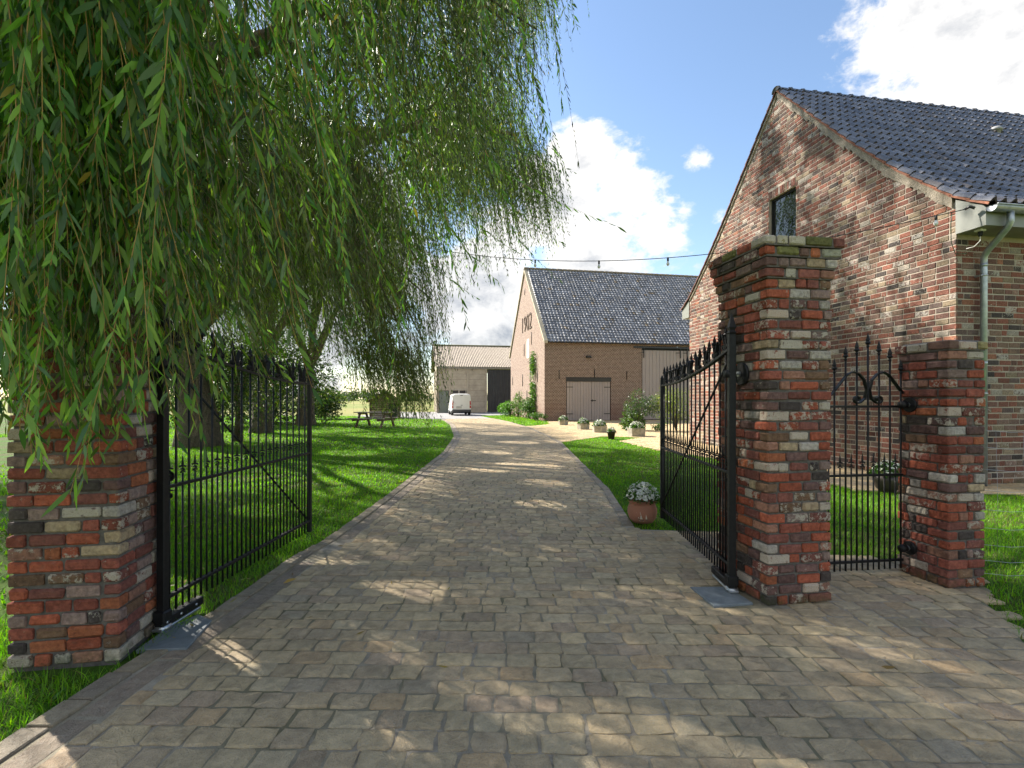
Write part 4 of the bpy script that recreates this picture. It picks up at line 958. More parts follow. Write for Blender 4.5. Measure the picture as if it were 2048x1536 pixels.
# ================================================================== white van seen from behind
def van():
    root = thing('delivery_van', 'white panel van parked in front of the concrete shed', 'van', (-4.22, 41.8, 0), R(11.5))
    part = lambda nm, mb, mat, par=root: mb.build(nm, mat, par)
    # sections from rear (y=0) to nose (y=4.1): half widths at sill, belt, roof and heights
    secs = [(0.0, .77, .80, .66, 1.74), (.06, .79, .83, .69, 1.79), (.5, .80, .85, .71, 1.82), (1.6, .80, .85, .71, 1.82), (2.4, .80, .85, .70, 1.80), (2.9, .80, .85, .66, 1.70), (3.35, .80, .84, .70, 1.15), (3.9, .78, .80, .66, .98), (4.1, .70, .72, .6, .85)]
    mb = MB(); V = []
    for y, ws, wbt, wr, h in secs:
        belt = min(1.0, h * .62)
        half = [(ws * .96, .30), (ws, .42), (wbt, .72), (wbt * .985, belt), (wr + .05, h - .13), (wr, h - .05), (wr * .75, h), (0, h + .015)]
        for a, z in half: V.append((a, y, z))
        for a, z in half[-2::-1]: V.append((-a, y, z))
    m = 15
    F = [(i * m + j, i * m + j + 1, (i + 1) * m + j + 1, (i + 1) * m + j) for i in range(len(secs) - 1) for j in range(m - 1)] + [tuple(range(m)), tuple(range(len(secs) * m - 1, (len(secs) - 1) * m - 1, -1))]
    F += [(i * m, (i + 1) * m, (i + 1) * m + m - 1, i * m + m - 1) for i in range(len(secs) - 1)]
    mb.add(V, F, (.5, .5, .5), 0, False); body = part('body', mb, M_white)
    for s in (-1, 1):
        mb = MB(); x0, x1 = (-.66, -.008) if s < 0 else (.008, .66)
        mb.prism([(x0, .50), (x1, .50), (x1 * (.9 if s > 0 else 1), 1.62), (x0 * (.9 if s < 0 else 1), 1.62)], -.016, .03, 'y'); dr = part('rear_door', mb, M_white)
        if s > 0: h = MB(); h.cbox(-.07, .09, -.04, -.012, .84, .88, .01); h.build('handle', M_black, dr)
        mb = MB(); mb.prism([(s * .68, .62), (s * .80, .62), (s * .79, 1.0), (s * .76, 1.22), (s * .685, 1.22)], -.022, .06, 'y'); tlp = part('tail_light', mb, M_red)
        mb = MB(); mb.cbox(min(s * .69, s * .78), max(s * .69, s * .78), -.026, -.02, .80, .90, .002); mb.build('lens', simple('clear_lens', (.6, .45, .4), .2), tlp)
        mb = MB(); mb.cbox(min(s * .84, s * 1.0), max(s * .84, s * 1.0), 2.95, 3.1, 1.0, 1.18, .04); part('mirror', mb, M_black)
        for y in (.72, 3.35):
            mb = MB(); x0, x1 = sorted((s * .62, s * .82)); mb.tube([(x0, y, .31), (x0 + .02, y, .31), (x1 - .02, y, .31), (x1, y, .31)], [.27, .31, .31, .27], 20); wh = part('wheel', mb, M_rubber)
            mb = MB(); mb.tube([(s * .80, y, .31), (s * .825, y, .31)], .19, 16); mb.build('rim', M_steel, wh)
    mb = MB(); mb.cbox(-.80, .80, -.09, .12, .29, .50, .04); part('bumper', mb, M_grey)
    mb = MB(); mb.box(-.45, .02, -.035, -.015, .70, .735); part('plate_light_bar', mb, M_black)
    mb = MB(); mb.box(-.44, .0, -.024, -.014, .57, .68); part('number_plate', mb, simple('plate_white', (.6, .58, .5), .5))
    mb = MB(); mb.cbox(-.11, .11, -.02, .02, 1.66, 1.70, .005); part('brake_light', mb, M_grey)
    mb = MB(); mb.prism([(2.75, 1.05), (3.28, 1.08), (2.98, 1.62), (2.4, 1.66), (2.2, 1.05)], -.845, .845, 'x'); part('side_window', mb, M_glass)
    mb = MB(); mb.tube([(0, 2.3, 1.82), (0, 2.15, 2.05)], .006, 5); part('aerial', mb, M_black)
    mb = MB(); mb.box(-.75, .75, .1, 4.0, .22, .31); part('underbody', mb, M_rubber)
van()
# ================================================================== leaves by the thousand (numpy)
def nrm(v): return v / np.maximum(np.linalg.norm(v, axis=-1, keepdims=True), 1e-9)
def leafmesh(base, dirv, wid, ln, wd, cols, detail=False, droop=.06):
    """base,dirv,wid (n,3), ln,wd (n,), cols (n,3) -> V, groups, C"""
    n = len(base); l = ln[:, None]; w_ = wd[:, None] / 2; z = np.array([0, 0, -1.0])
    if detail:
        nn = np.cross(dirv, wid)
        P0 = base; m1 = base + dirv * l * .34 + z * l * droop * .15; m2 = base + dirv * l * .70 + z * l * droop * .5; tip = base + dirv * l + z * l * droop
        V = np.stack([P0, m1 - wid * w_ + nn * w_ * .3, m1 + wid * w_ + nn * w_ * .3, m2 - wid * w_ * .75 + nn * w_ * .2, m2 + wid * w_ * .75 + nn * w_ * .2, tip], 1).reshape(-1, 3)
        i = np.arange(n)[:, None] * 6
        T = np.concatenate([i + np.array([[0, 2, 1]]), i + np.array([[3, 4, 5]])]); Q = i + np.array([[1, 2, 4, 3]])
        return V, [(T, 0), (Q, 0)], np.repeat(np.c_[cols, np.ones(n)], 6, 0)
    m = base + dirv * l * .45; tip = base + dirv * l + z * l * droop
    V = np.stack([base, m + wid * w_, tip, m - wid * w_], 1).reshape(-1, 3)
    return V, [(np.arange(4 * n).reshape(n, 4), 0)], np.repeat(np.c_[cols, np.ones(n)], 4, 0)
def join(parts):
    V = []; Cc = []; Gs = []; o_ = 0
    for v, g, c in parts:
        for f, mi in g: Gs.append((f + o_, mi))
        V.append(v); Cc.append(c); o_ += len(v)
    return np.concatenate(V), Gs, np.concatenate(Cc)
def palette(n, cs, var=.18, r=rng):
    cs = np.array(cs); c = cs[r.integers(0, len(cs), n)] * (1 + r.normal(0, var, (n, 1))); return np.clip(c, .004, 1)
def bush(n, rx, ry, rz, cz, ls, cs, r=rng, hollow=.45, squash=1.0, lumps=7):
    """leaves spread through a lumpy volume"""
    lc = r.normal(0, 1, (lumps, 3)); lc = nrm(lc) * r.uniform(.3, .75, (lumps, 1)); k = r.integers(0, lumps, n)
    d = nrm(r.normal(0, 1, (n, 3))); p = lc[k] + d * (r.uniform(hollow, 1, (n, 1)) ** .6) * .5
    p = p * np.array([rx, ry, rz]); p[:, 2] += cz; p[:, 2] = np.maximum(p[:, 2], .02)
    dv = nrm(d * .7 + r.normal(0, .6, (n, 3)) + np.array([0, 0, -.15])); wv = nrm(np.cross(dv, r.normal(0, 1, (n, 3))))
    ln = ls * r.uniform(.6, 1.3, n); return leafmesh(p, dv, wv, ln, ln * .5, palette(n, cs, .25, r))
def stems(mb, n, h, spread, r0=.012, z0=0.0):
    for i in range(n):
        a = random.uniform(0, 6.28); e = spread * random.uniform(.4, 1); mb.tube([(0, 0, z0), (e * .4 * math.cos(a), e * .4 * math.sin(a), z0 + h * .5), (e * math.cos(a), e * math.sin(a), z0 + h)], [r0, r0 * .7, r0 * .3], 5)
def add_leaves(nm, parts, mat, parent, mats=None):
    V, g, c = join(parts) if isinstance(parts, list) else parts
    return kind(link(nm, npmesh(nm, V, g, mats or [mat], c), parent), 'stuff')
GREENS = [(.035, .085, .012), (.05, .11, .018), (.028, .065, .012), (.07, .13, .02)]
def flowers(n, rx, ry, h, z, size=.028, r=rng):
    """white blossoms of a few petals on a dome, with leaves underneath"""
    a = r.uniform(0, 6.283, n); q = np.sqrt(r.uniform(0, 1, n)); zz = z + h * np.sqrt(np.clip(1 - q ** 2, 0, 1)) * r.uniform(.75, 1.1, n)
    c = np.c_[rx * q * np.cos(a), ry * q * np.sin(a), zz]; up = nrm(np.c_[q * np.cos(a), q * np.sin(a), .6 + 0 * q] + r.normal(0, .25, (n, 3)))
    parts = []
    for k in range(4):
        u = nrm(np.cross(up, r.normal(0, 1, (n, 3)))); dv = nrm(u + up * .35); wv = nrm(np.cross(dv, up)); ln = size * r.uniform(.7, 1.2, n)
        parts.append(leafmesh(c, dv, wv, ln, ln * .95, palette(n, [(.72, .72, .66), (.62, .66, .5), (.78, .77, .73)], .08, r)))
    return parts
def pot_plant(parent, rx, ry, h, z, nl, nf, ls=.045, fs=.026):
    r = np.random.default_rng(int(1000 * rx + nf + 7 * nl))
    a = r.uniform(0, 6.283, nl); q = np.sqrt(r.uniform(0, 1, nl)); zz = z + h * np.sqrt(np.clip(1 - q ** 2, 0, 1)) * r.uniform(.15, 1.0, nl)
    p = np.c_[rx * q * np.cos(a), ry * q * np.sin(a), zz]; dv = nrm(np.c_[np.cos(a) * q, np.sin(a) * q, .3 + 0 * q] + r.normal(0, .5, (nl, 3))); wv = nrm(np.cross(dv, r.normal(0, 1, (nl, 3))))
    ln = ls * r.uniform(.6, 1.2, nl)
    add_leaves('foliage', leafmesh(p, dv, wv, ln, ln * .7, palette(nl, [(.05, .12, .02), (.08, .16, .03), (.03, .075, .012)], .2, r)), M_shrub, parent)
    add_leaves('blossoms', flowers(nf, rx, ry, h, z + .005, fs, r), M_petal, parent)

# terracotta pot with sailing boats
px_, py_ = G(1291, 1050); tp = thing('terracotta_pot', 'round terracotta pot with painted sailing boat and white flowers', 'plant pot', (px_ + .0, py_ + .14, 0))
prof = [(.085, 0), (.115, .004), (.150, .05), (.166, .11), (.164, .16), (.148, .205), (.140, .222), (.158, .238), (.166, .252), (.160, .262), (.140, .258), (.135, .20), (.02, .19)]
mb = MB(); mb.lathe(prof, 36, cap=True); pot = mb.build('pot', M_terra, tp)
mb = MB(); mb.lathe([(.137, .215), (.06, .235), (.005, .24)], 20); mb.build('soil', M_soil, tp)
def potr(z): return np.interp(z, [p[1] for p in prof[1:8]], [p[0] for p in prof[1:8]]) + .002
def decal(nm, poly, mat):
    mb = MB(); V = []
    for a, z in poly: q = -math.pi / 2 + a; V.append((potr(z) * math.cos(q), potr(z) * math.sin(q), z))
    mb.add(V, [tuple(range(len(V)))]); mb.build(nm, mat, pot)
M_sail = simple('white_slip', (.6, .56, .46), .8, nscale=60); M_hull = simple('green_slip', (.07, .085, .07), .7)
decal('painted_sail', [(-.52, .075), (-.46, .072), (-.66, .145)], M_sail); decal('painted_sail', [(-.40, .066), (-.22, .068), (-.32, .11), (-.40, .152)], M_sail)
decal('painted_sail', [(-.02, .068), (.10, .067), (.04, .10), (-.02, .125)], M_sail)
decal('painted_hull', [(-.55, .066), (-.12, .060), (-.2, .048), (-.42, .048)], M_hull); decal('painted_hull', [(-.14, .062), (.22, .062), (.1, .054)], M_hull); decal('painted_wave', [(-.52, .047), (-.1, .044), (-.1, .041), (-.45, .042)], M_sail)
pot_plant(tp, .195, .18, .20, .235, 620, 190, .045, .028)

# stone planters in the courtyard and smaller pots
def planter(label, px, py, wpx, hpx, rz, n=6):
    x, d = G(px, py); Wd = wpx / FPX * d; Hh = hpx / FPX * d; root = thing('stone_planter', label, 'planter', (x, d + Wd * .4, 0), rz, 'stone planters in the courtyard')
    r0 = Wd / 2 / math.cos(math.pi / n) * .96
    mb = MB(); mb.lathe([(r0 * .93, 0), (r0, Hh), (r0 * .99, Hh + .02), (r0 * .86, Hh + .02), (r0 * .84, Hh - .06), (.02, Hh - .06)], n, smooth=False); mb.build('trough', M_stone, root)
    mb = MB(); mb.lathe([(r0 * .85, Hh - .03), (.01, Hh - .02)], 8); mb.build('soil', M_soil, root)
    pot_plant(root, r0 * .8, r0 * .8, .26, Hh - .03, 420, 130, .09, .055)
planter('hexagonal stone planter nearest the barn corner', 1127, 850, 19, 9, .2)
planter('hexagonal stone planter second from the barn corner', 1168, 859, 23, 11.5, .45)
planter('hexagonal stone planter beside the dark bucket', 1201, 865, 28, 12.5, .1)
planter('hexagonal stone planter in front of the leafy shrub', 1276, 873, 33, 15.5, .3)
x, d = G(1224, 879); bk = thing('plastic_bucket', 'dark brown plastic bucket with pale flowers on the grass tip', 'plant pot', (x, d + .12, 0))
mb = MB(); mb.lathe([(.10, 0), (.145, .25), (.155, .25), (.155, .275), (.138, .27), (.13, .22), (.01, .22)], 20); mb.build('bucket', M_plastic, bk)
pot_plant(bk, .14, .14, .17, .24, 260, 60, .05, .03)
x, d = 5.72, 7.62; bb = thing('black_pot', 'round black pot of white flowers behind the small garden gate', 'plant pot', (x, d, 0))
mb = MB(); mb.lathe([(.09, 0), (.15, .06), (.19, .17), (.195, .24), (.18, .25), (.17, .22), (.01, .2)], 18); mb.build('pot', M_plastic, bb)
pot_plant(bb, .21, .2, .22, .24, 460, 75, .06, .034)

# shrubs
def shrub(nm, label, px, py, n, rx, rz, cz, ls, cs, st=6, cat='shrub', lumps=7, off=0.0, group=None):
    x, d = G(px, py); root = thing(nm, label, cat, (x, d + off, 0), 0, group); r = np.random.default_rng(n + px)
    mb = MB(); stems(mb, st, cz + rz * .3, rx * .6, .02); mb.build('stem', M_bark, root)
    add_leaves('foliage', bush(n, rx, rx, rz, cz, ls, cs, r, .3, lumps=lumps), M_shrub, root); return root
shrub('leafy_shrub', 'grey green shrub behind the largest stone planter', 1281, 861, 2200, .72, .75, 1.0, .08, [(.05, .085, .045), (.07, .10, .06), (.04, .07, .03)], 7, lumps=9)
shrub('spiky_grass_clump', 'low tufted green plant beside the leafy shrub', 1262, 861, 900, .62, .45, .42, .16, [(.06, .11, .03), (.08, .12, .04)], 9)
shrub('feathery_shrub', 'yellow green feathery shrub seen through the right gate', 1352, 862, 3600, 1.15, .95, 1.25, .07, [(.13, .16, .035), (.17, .18, .04), (.09, .13, .03)], 9, lumps=12)
shrub('low_bedding_plant', 'small dark bedding plant right of the largest planter', 1314, 861, 500, .45, .2, .18, .07, GREENS, 3)
BP = 'plants along the barn gable'
shrub('round_bush', 'bright green rounded bush at the far end of the barn gable', 1020, 833, 2600, 1.0, .85, .75, .10, [(.08, .19, .02), (.12, .24, .03), (.05, .13, .015)], 5, group=BP)
shrub('rose_bush', 'tall loose rose bush under the middle gable window', 1036, 836, 1100, .6, .95, .95, .09, [(.06, .12, .03), (.10, .16, .04)], 6, group=BP)
shrub('leafy_bush', 'dense green bush beside the barn corner', 1060, 838, 2600, .95, .75, .8, .10, [(.05, .11, .025), (.08, .15, .04), (.035, .08, .02)], 6, group=BP)
shrub('low_ground_plant', 'low dark plants in front of the barn corner', 1072, 842, 1100, .85, .28, .22, .08, GREENS, 4, group=BP)
# climber on the gable
cr = thing('climbing_plant', 'green climber trained up the barn gable wall', 'climber', BX + Matrix.Rotation(BY, 3, 'Z') @ Vector((-.08, 2.6, 0)), BY)
mb = MB(); mb.tube([(0, 0, 0), (-.02, .1, 1.2), (0, -.1, 2.4), (-.02, .12, 3.6), (0, 0, 4.5)], [.035, .03, .025, .02, .01], 6); mb.build('stem', M_bark, cr)
r = np.random.default_rng(3); n = 1900; zz = np.concatenate([r.uniform(.3, 2.5, 1000), r.normal(3.7, .4, 600), r.uniform(.5, 4.6, 300)]); p = np.c_[-np.abs(r.normal(.05, .1, n)), r.normal(0, .30, n), zz]
dv = nrm(r.normal(0, 1, (n, 3)) + np.array([-.4, 0, -.3])); ln = .11 * r.uniform(.6, 1.3, n)
add_leaves('foliage', leafmesh(p, dv, nrm(np.cross(dv, r.normal(0, 1, (n, 3)))), ln, ln * .7, palette(n, GREENS + [(.10, .18, .03)], .2, r)), M_shrub, cr)

# ================================================================== picnic table and wooden hut
pt = thing('picnic_table', 'weathered wooden picnic table on the lawn under the willows', 'picnic table', (-6.95, 25.2, 0), R(-14))
for i in range(5): mb = MB(); mb.cbox(-.95, .95, -.36 + i * .146, -.36 + i * .146 + .135, .70, .745, .006); mb.build('table_plank', M_weath, pt)
for s in (-1, 1):
    for i in range(2): mb = MB(); mb.cbox(-.95, .95, s * .78 - .14 + i * .145, s * .78 - .005 + i * .145, .41, .455, .006); mb.build('seat_plank', M_weath, pt)
for x in (-.68, .68):
    mb = MB(); mb.cbox(x - .03, x + .03, -.92, .92, .31, .41, .006); mb.build('seat_beam', M_oldwood, pt)
    mb = MB(); mb.cbox(x - .03, x + .03, -.36, .36, .62, .70, .006); mb.build('top_beam', M_oldwood, pt)
    for s in (-1, 1): mb = MB(); mb.prism([(s * .60, 0), (s * .74, 0), (s * .34, .70), (s * .22, .70)], x + .03, x + .10, 'x'); mb.build('leg', M_oldwood, pt)
hut = thing('playhouse', 'small brown timber playhouse behind the picnic table', 'playhouse', (-9.3, 36.6, 0), R(12))
for k in range(9):
    mb = MB(); mb.cbox(-1.1, 1.1, -.03 - rng.uniform(0, .01), .04, k * .14, k * .14 + .132, .01); mb.build('wall_board', M_oldwood, hut)
    for x in (-1.1, 1.06): mb = MB(); mb.cbox(x, x + .05, .05, 1.8, k * .14, k * .14 + .132, .01); mb.build('wall_board', M_oldwood, hut)
mb = MB(); mb.prism([(-1.1, 1.26), (1.1, 1.26), (0, 1.9)], 0., .04, 'y'); mb.build('gable', M_oldwood, hut)
for s in (-1, 1): mb = MB(); mb.prism([(s * 1.3, 1.12), (0, 1.95), (0, 2.02), (s * 1.32, 1.19)], -.2, 2.0, 'y'); mb.build('roof', M_oldwood, hut)
mb = MB(); mb.box(.25, .85, -.045, -.04, .0, 1.05); mb.build('doorway', M_black, hut)
mb = MB(); mb.cbox(.85, .93, -.07, -.03, 0, 1.1, .01); mb.build('door_post', M_weath, hut)

# ================================================================== string of garden bulbs
sA = np.array([7.16, 7.9]); sB = np.array([-5.0, 14.0])
def cab(s): q = sA + (sB - sA) * s; return Vector((q[0], q[1], 4.41 - 1.838 * s + 3.77 * s * s))
sl_ = thing('string_light_cable', 'dark festoon cable strung from the house to the willow', 'cable', cab(0)); o0 = cab(0)
mb = MB(); mb.tube([cab(s) - o0 for s in np.linspace(0, .82, 40)], .0075, 6); mb.build('cable', simple('black_cable', (.015, .018, .017), .5), sl_)
mb = MB(); mb.tube([(0, 0, 0), (.02, -.06, .02), (.06, -.10, -.02)], .022, 8); mb.build('wall_clamp', M_black, sl_)
mb = MB(); q = cab(.012) - o0; mb.tube([q, q + Vector((.0, .02, -.2)), q + Vector((.06, .08, -.45)), q + Vector((.20, .16, -.62)), q + Vector((.35, .12, -.62))], .006, 6); mb.build('feed_cable', M_green_c, sl_)
LB = {.0266: 'bulb by the house eave, first of the festoon', .334: 'bulb above the barn roof nearest the house roof', .4376: 'bulb hanging above the middle of the barn roof', .546: 'bulb hanging above the barn gable among leaf tips', .652: 'bulb hanging at the willow curtain edge'}
for s, lb in LB.items():
    p = cab(s); root = thing('light_bulb', 'white festoon ' + lb, 'light bulb', p, 0, 'festoon bulbs on the cable')
    mb = MB(); mb.lathe([(.014, .01), (.02, 0), (.02, -.065), (.016, -.07)], 10); mb.build('socket', M_rubber, root)
    mb = MB(); mb.lathe([(.015, -.068), (.022, -.09), (.032, -.116), (.032, -.13), (.022, -.15), (.004, -.163)], 12); mb.build('bulb', M_wbulb, root)

# ================================================================== weeping willows
SUNV = np.array(SUN_DIR)
HOLES = []                                                       # shafts where the sun reaches the ground
for px, py, r_ in ((640, 1160, .46), (715, 1185, .40), (780, 1165, .3), (850, 1180, .22), (495, 1310, .14), (80, 1515, .16), (1090, 966, .35), (1000, 905, .4), (1040, 885, .5), (1000, 868, .7), (1330, 1130, .2),
                   (450, 975, .45), (550, 960, .5), (520, 1020, .3), (440, 880, .9), (560, 880, 1.), (480, 905, .6), (700, 905, .6), (760, 870, 1.), (860, 850, 1.5), (650, 950, .5), (740, 930, .45), (830, 870, .9), (650, 860, 1.2), (1180, 900, .5), (1250, 893, .7), (1060, 930, .5), (980, 940, .3), (1090, 1010, .25)):
    HOLES.append((np.array([*G(px, py), 0.0]), r_))
for px, py, d_, r_ in ((1520, 330, 12.3, .35), (1560, 290, 12., .3), (1640, 350, 11., .35), (1690, 330, 10.3, .25), (1720, 400, 10.1, .25), (1480, 420, 13.5, .3), (1600, 250, 11.8, .3), (1560, 400, 12.2, .2), (1420, 560, 15.2, .5), (1560, 225, 12.2, .3), (1890, 440, 8.2, .25)):
    HOLES.append((np.array(P(px, py, d_)), r_))
def keep(p):
    k = np.ones(len(p), bool)
    for o_, r_ in HOLES:
        q = p - o_; t = q @ SUNV; d2 = (q * q).sum(1) - t * t; k &= ~((d2 < r_ * r_) & (t > .3))
    return k
WCOL = [(.085, .145, .020), (.115, .175, .028), (.058, .106, .022), (.14, .19, .034), (.10, .138, .06), (.042, .08, .016)]
def strands(att, out, L, wind, sp, leaf, r, detail, tw=.0032, twn=6, holes=True, cols=WCOL, bright=1.0, wr=(.14, .19), tint3=None):
    """hanging twigs with leaves: att (n,3) start, out (n,2) first reach, L (n,), wind (n,2)"""
    n = len(att)
    def pos(idx, t):
        o_ = out[idx] * (1 - np.exp(-3 * t))[:, None]; w_ = wind[idx] * (t ** 2)[:, None]
        return np.c_[att[idx, :2] + o_ + w_, att[idx, 2] - L[idx] * t ** 1.25 + .12 * L[idx] * t * (1 - t)]
    M = int(np.ceil(L.max() / sp)); ii, kk = np.meshgrid(np.arange(n), np.arange(M), indexing='ij'); ii = ii.ravel(); kk = kk.ravel()
    t = (kk + r.uniform(0, .9, len(kk))) * sp / L[ii]; ok = (t < 1) & (t > .06); ii = ii[ok]; t = t[ok]
    p = pos(ii, t); tg = nrm(pos(ii, np.minimum(t + .02, 1.02)) - pos(ii, t - .01)); a = r.uniform(0, 6.283, len(t))
    dv = nrm(tg * r.uniform(.7, 1.5, (len(t), 1)) + np.c_[np.cos(a), np.sin(a), np.full(len(t), -.12)] * r.uniform(.3, .8, (len(t), 1)))
    wv = nrm(np.cross(dv, r.normal(0, 1, (len(t), 3)) + np.array([0, 0, .4])))
    ln = leaf * r.uniform(.55, 1.25, len(t)) * (1 - .35 * t); wd = ln * r.uniform(wr[0], wr[1], len(t)) * (1.0 if detail else 1.2)
    c = palette(len(t), cols, .2, r) * bright; tint = 1 + .25 * r.normal(0, 1, n); c = c * np.clip(tint[ii], .6, 1.5)[:, None]
    if tint3 is not None: c = c * tint3[ii]
    yel = r.random(len(t)) < .012; c[yel] = np.array([.30, .22, .03])
    if holes: k = keep(p); p, dv, wv, ln, wd, c = p[k], dv[k], wv[k], ln[k], wd[k], c[k]
    V, g, C = leafmesh(p, dv, wv, ln, wd, c, detail)
    # twigs: three-sided tapering tubes
    ts = np.linspace(0, 1, twn); ang = np.array([0, 2.094, 4.189]); I = np.arange(n); TV = []
    for t_ in ts:
        q = pos(I, np.full(n, t_)); rad = tw * (1 - .7 * t_)
        TV.append(q[:, None, :] + rad * np.stack([np.cos(ang), np.sin(ang), 0 * ang], 1)[None])
    TV = np.stack(TV, 1).reshape(-1, 3); b = (np.arange(n) * twn * 3)[:, None]; Q = []
    for k in range(twn - 1):
        for j in range(3): Q.append(b + np.array([[k * 3 + j, k * 3 + (j + 1) % 3, k * 3 + 3 + (j + 1) % 3, k * 3 + 3 + j]]))
    return join([(V, g, C), (TV, [(np.concatenate(Q), 1)], np.ones((len(TV), 4)))])
def arc(a, b, lift, n=9, wob=.12, r=rng):
    a = np.array(a, float); b = np.array(b, float); L_ = np.linalg.norm(b - a); pts = []
    for i in range(n):
        t = i / (n - 1); p = a + (b - a) * t; p[2] += lift * math.sin(math.pi * t) * L_
        if 0 < i < n - 1: p += r.normal(0, wob * .12 * L_ / 3, 3)
        pts.append(p)
    return pts
def willow(label, base, lean, fork_h, tr, limbs, clusters, seed, per, Lr, leaf, sp, detail_y, wind=(.25, .0), group='weeping willows on the lawn', minz=1.5, sig=.45, twr=.0032, zfun=None, twn=6, wr=(.14, .19)):
    r = np.random.default_rng(seed); root = thing('willow_tree', label, 'tree', (base[0], base[1], 0), 0, group); B = np.array([base[0], base[1], 0.0])
    top = B + np.array([lean[0], lean[1], fork_h]); mb = MB(); hs = np.linspace(0, 1, 9)
    tp_ = [tuple(B * 0 + (top - B) * t + np.array([.06 * math.sin(5 * t + seed), .06 * math.cos(4 * t + seed), 0])) for t in hs]
    mb.tube([(tp_[0][0], tp_[0][1], -.05)] + tp_, [tr * 1.45] + [tr * (1.28 - .45 * t + .25 * max(0, .18 - t) * 5) for t in hs], 18); ends = []
    tro = mb.build('trunk', M_bark, root)
    # displace the bark a little so that the trunk is not a turned pole
    for v in tro.data.vertices:
        q = mnoise.noise(Vector((v.co.x * 4, v.co.y * 4, v.co.z * .9 + seed))); d_ = Vector((v.co.x, v.co.y, 0)); v.co += d_ * q * .16
    lm = MB(); joints = []
    for e in limbs:
        lg = np.linalg.norm(np.array(e) - top); pts = arc(top - B, np.array(e) - B, .10, 10, .3, r); rad = [min(tr * .62, 1.1 / lg) * (1 - .75 * i / 9) for i in range(10)]; lm.tube(pts, rad, 10); joints += [(pts[i], rad[i]) for i in range(3, 10)]
    JP = np.array([j[0] for j in joints]); JR = [j[1] for j in joints]
    for c in clusters:
        c0 = np.array(c[:3]) - B; dd = np.linalg.norm(JP - c0, axis=1) + .8 * np.maximum(0, JP[:, 2] - c0[2]); i = int(np.argmin(dd))
        lm.tube(arc(JP[i], c0, .06, 6, .4, r), [max(.012, min(.045, JR[i] * .45)) * (1 - .75 * k / 5) for k in range(6)], 6)
    lm.build('limbs', M_bark, root)
    near = []; far = []
    for c in clusters:
        m = int(per * (c[3] if len(c) > 3 else 1)); a = np.array(c[:3]) + r.normal(0, 1, (m, 3)) * np.array([sig, sig, sig * .45])
        od = a[:, :2] - np.array(base) ; od = nrm(od) * r.uniform(.1, .9, (m, 1)) + r.normal(0, .2, (m, 2))
        L_ = r.uniform(Lr[0], Lr[1], m) * (c[4] if len(c) > 4 else 1); zb = minz if zfun is None else zfun(a[:, 0], a[:, 1])
        L_ = np.clip(L_, .35, np.maximum(a[:, 2] - zb - np.abs(r.normal(0, .25, m)), .35))
        wd_ = np.array(wind)[None] * r.uniform(.2, 1.4, (m, 1)) * L_[:, None] * .6 + r.normal(0, .08, (m, 2))
        ok = np.ones(m, bool)                                   # keep the crown's outer edge where it stands
        for f in (.35, 1.0):
            bx_ = a[:, 0] + od[:, 0] * (1 - math.exp(-3 * f)) + wd_[:, 0] * f * f; by_ = np.maximum(a[:, 1] + od[:, 1] + wd_[:, 1] * f * f, .3); bz_ = a[:, 2] - L_ * f
            ok &= 1024 + FPX * bx_ / by_ < np.interp(HOR - FPX * (bz_ - CAMH) / by_, [-500, 0, 120, 180, 225, 262, 300, 380, 450, 520, 570, 620, 660, 900], [1190, 1135, 1125, 1075, 1010, 1025, 1090, 1140, 1150, 1105, 1000, 930, 895, 880]) + r.normal(0, 26, m)
        a, od, L_, wd_ = a[ok], od[ok], L_[ok], wd_[ok]
        tc = r.uniform(.6, 1.3) * (np.array([1.15, 1.05, .8]) if r.random() < .35 else np.array([.95, .97, 1.25]) if r.random() < .5 else np.ones(3))
        (near if c[1] < detail_y else far).append((a - B, od, L_, wd_, np.repeat(tc[None], len(a), 0)))
    parts = []
    Hs = HOLES[:]; 
    for grp, det, sp_, lf in ((near, True, sp, leaf), (far, False, sp * 1.25, leaf * 1.12)):
        if not grp: continue
        A = np.concatenate([g[0] for g in grp]); O = np.concatenate([g[1] for g in grp]); LL = np.concatenate([g[2] for g in grp]); WW = np.concatenate([g[3] for g in grp]); TT = np.concatenate([g[4] for g in grp])
        HOLES[:] = [(o_ - B, r_) for o_, r_ in Hs]
        parts.append(strands(A, O, LL, WW, sp_, lf, r, det, twr, twn if det else 3, wr=wr, tint3=TT)); HOLES[:] = Hs
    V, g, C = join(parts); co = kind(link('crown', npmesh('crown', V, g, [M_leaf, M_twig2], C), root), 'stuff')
    return root, len(V)

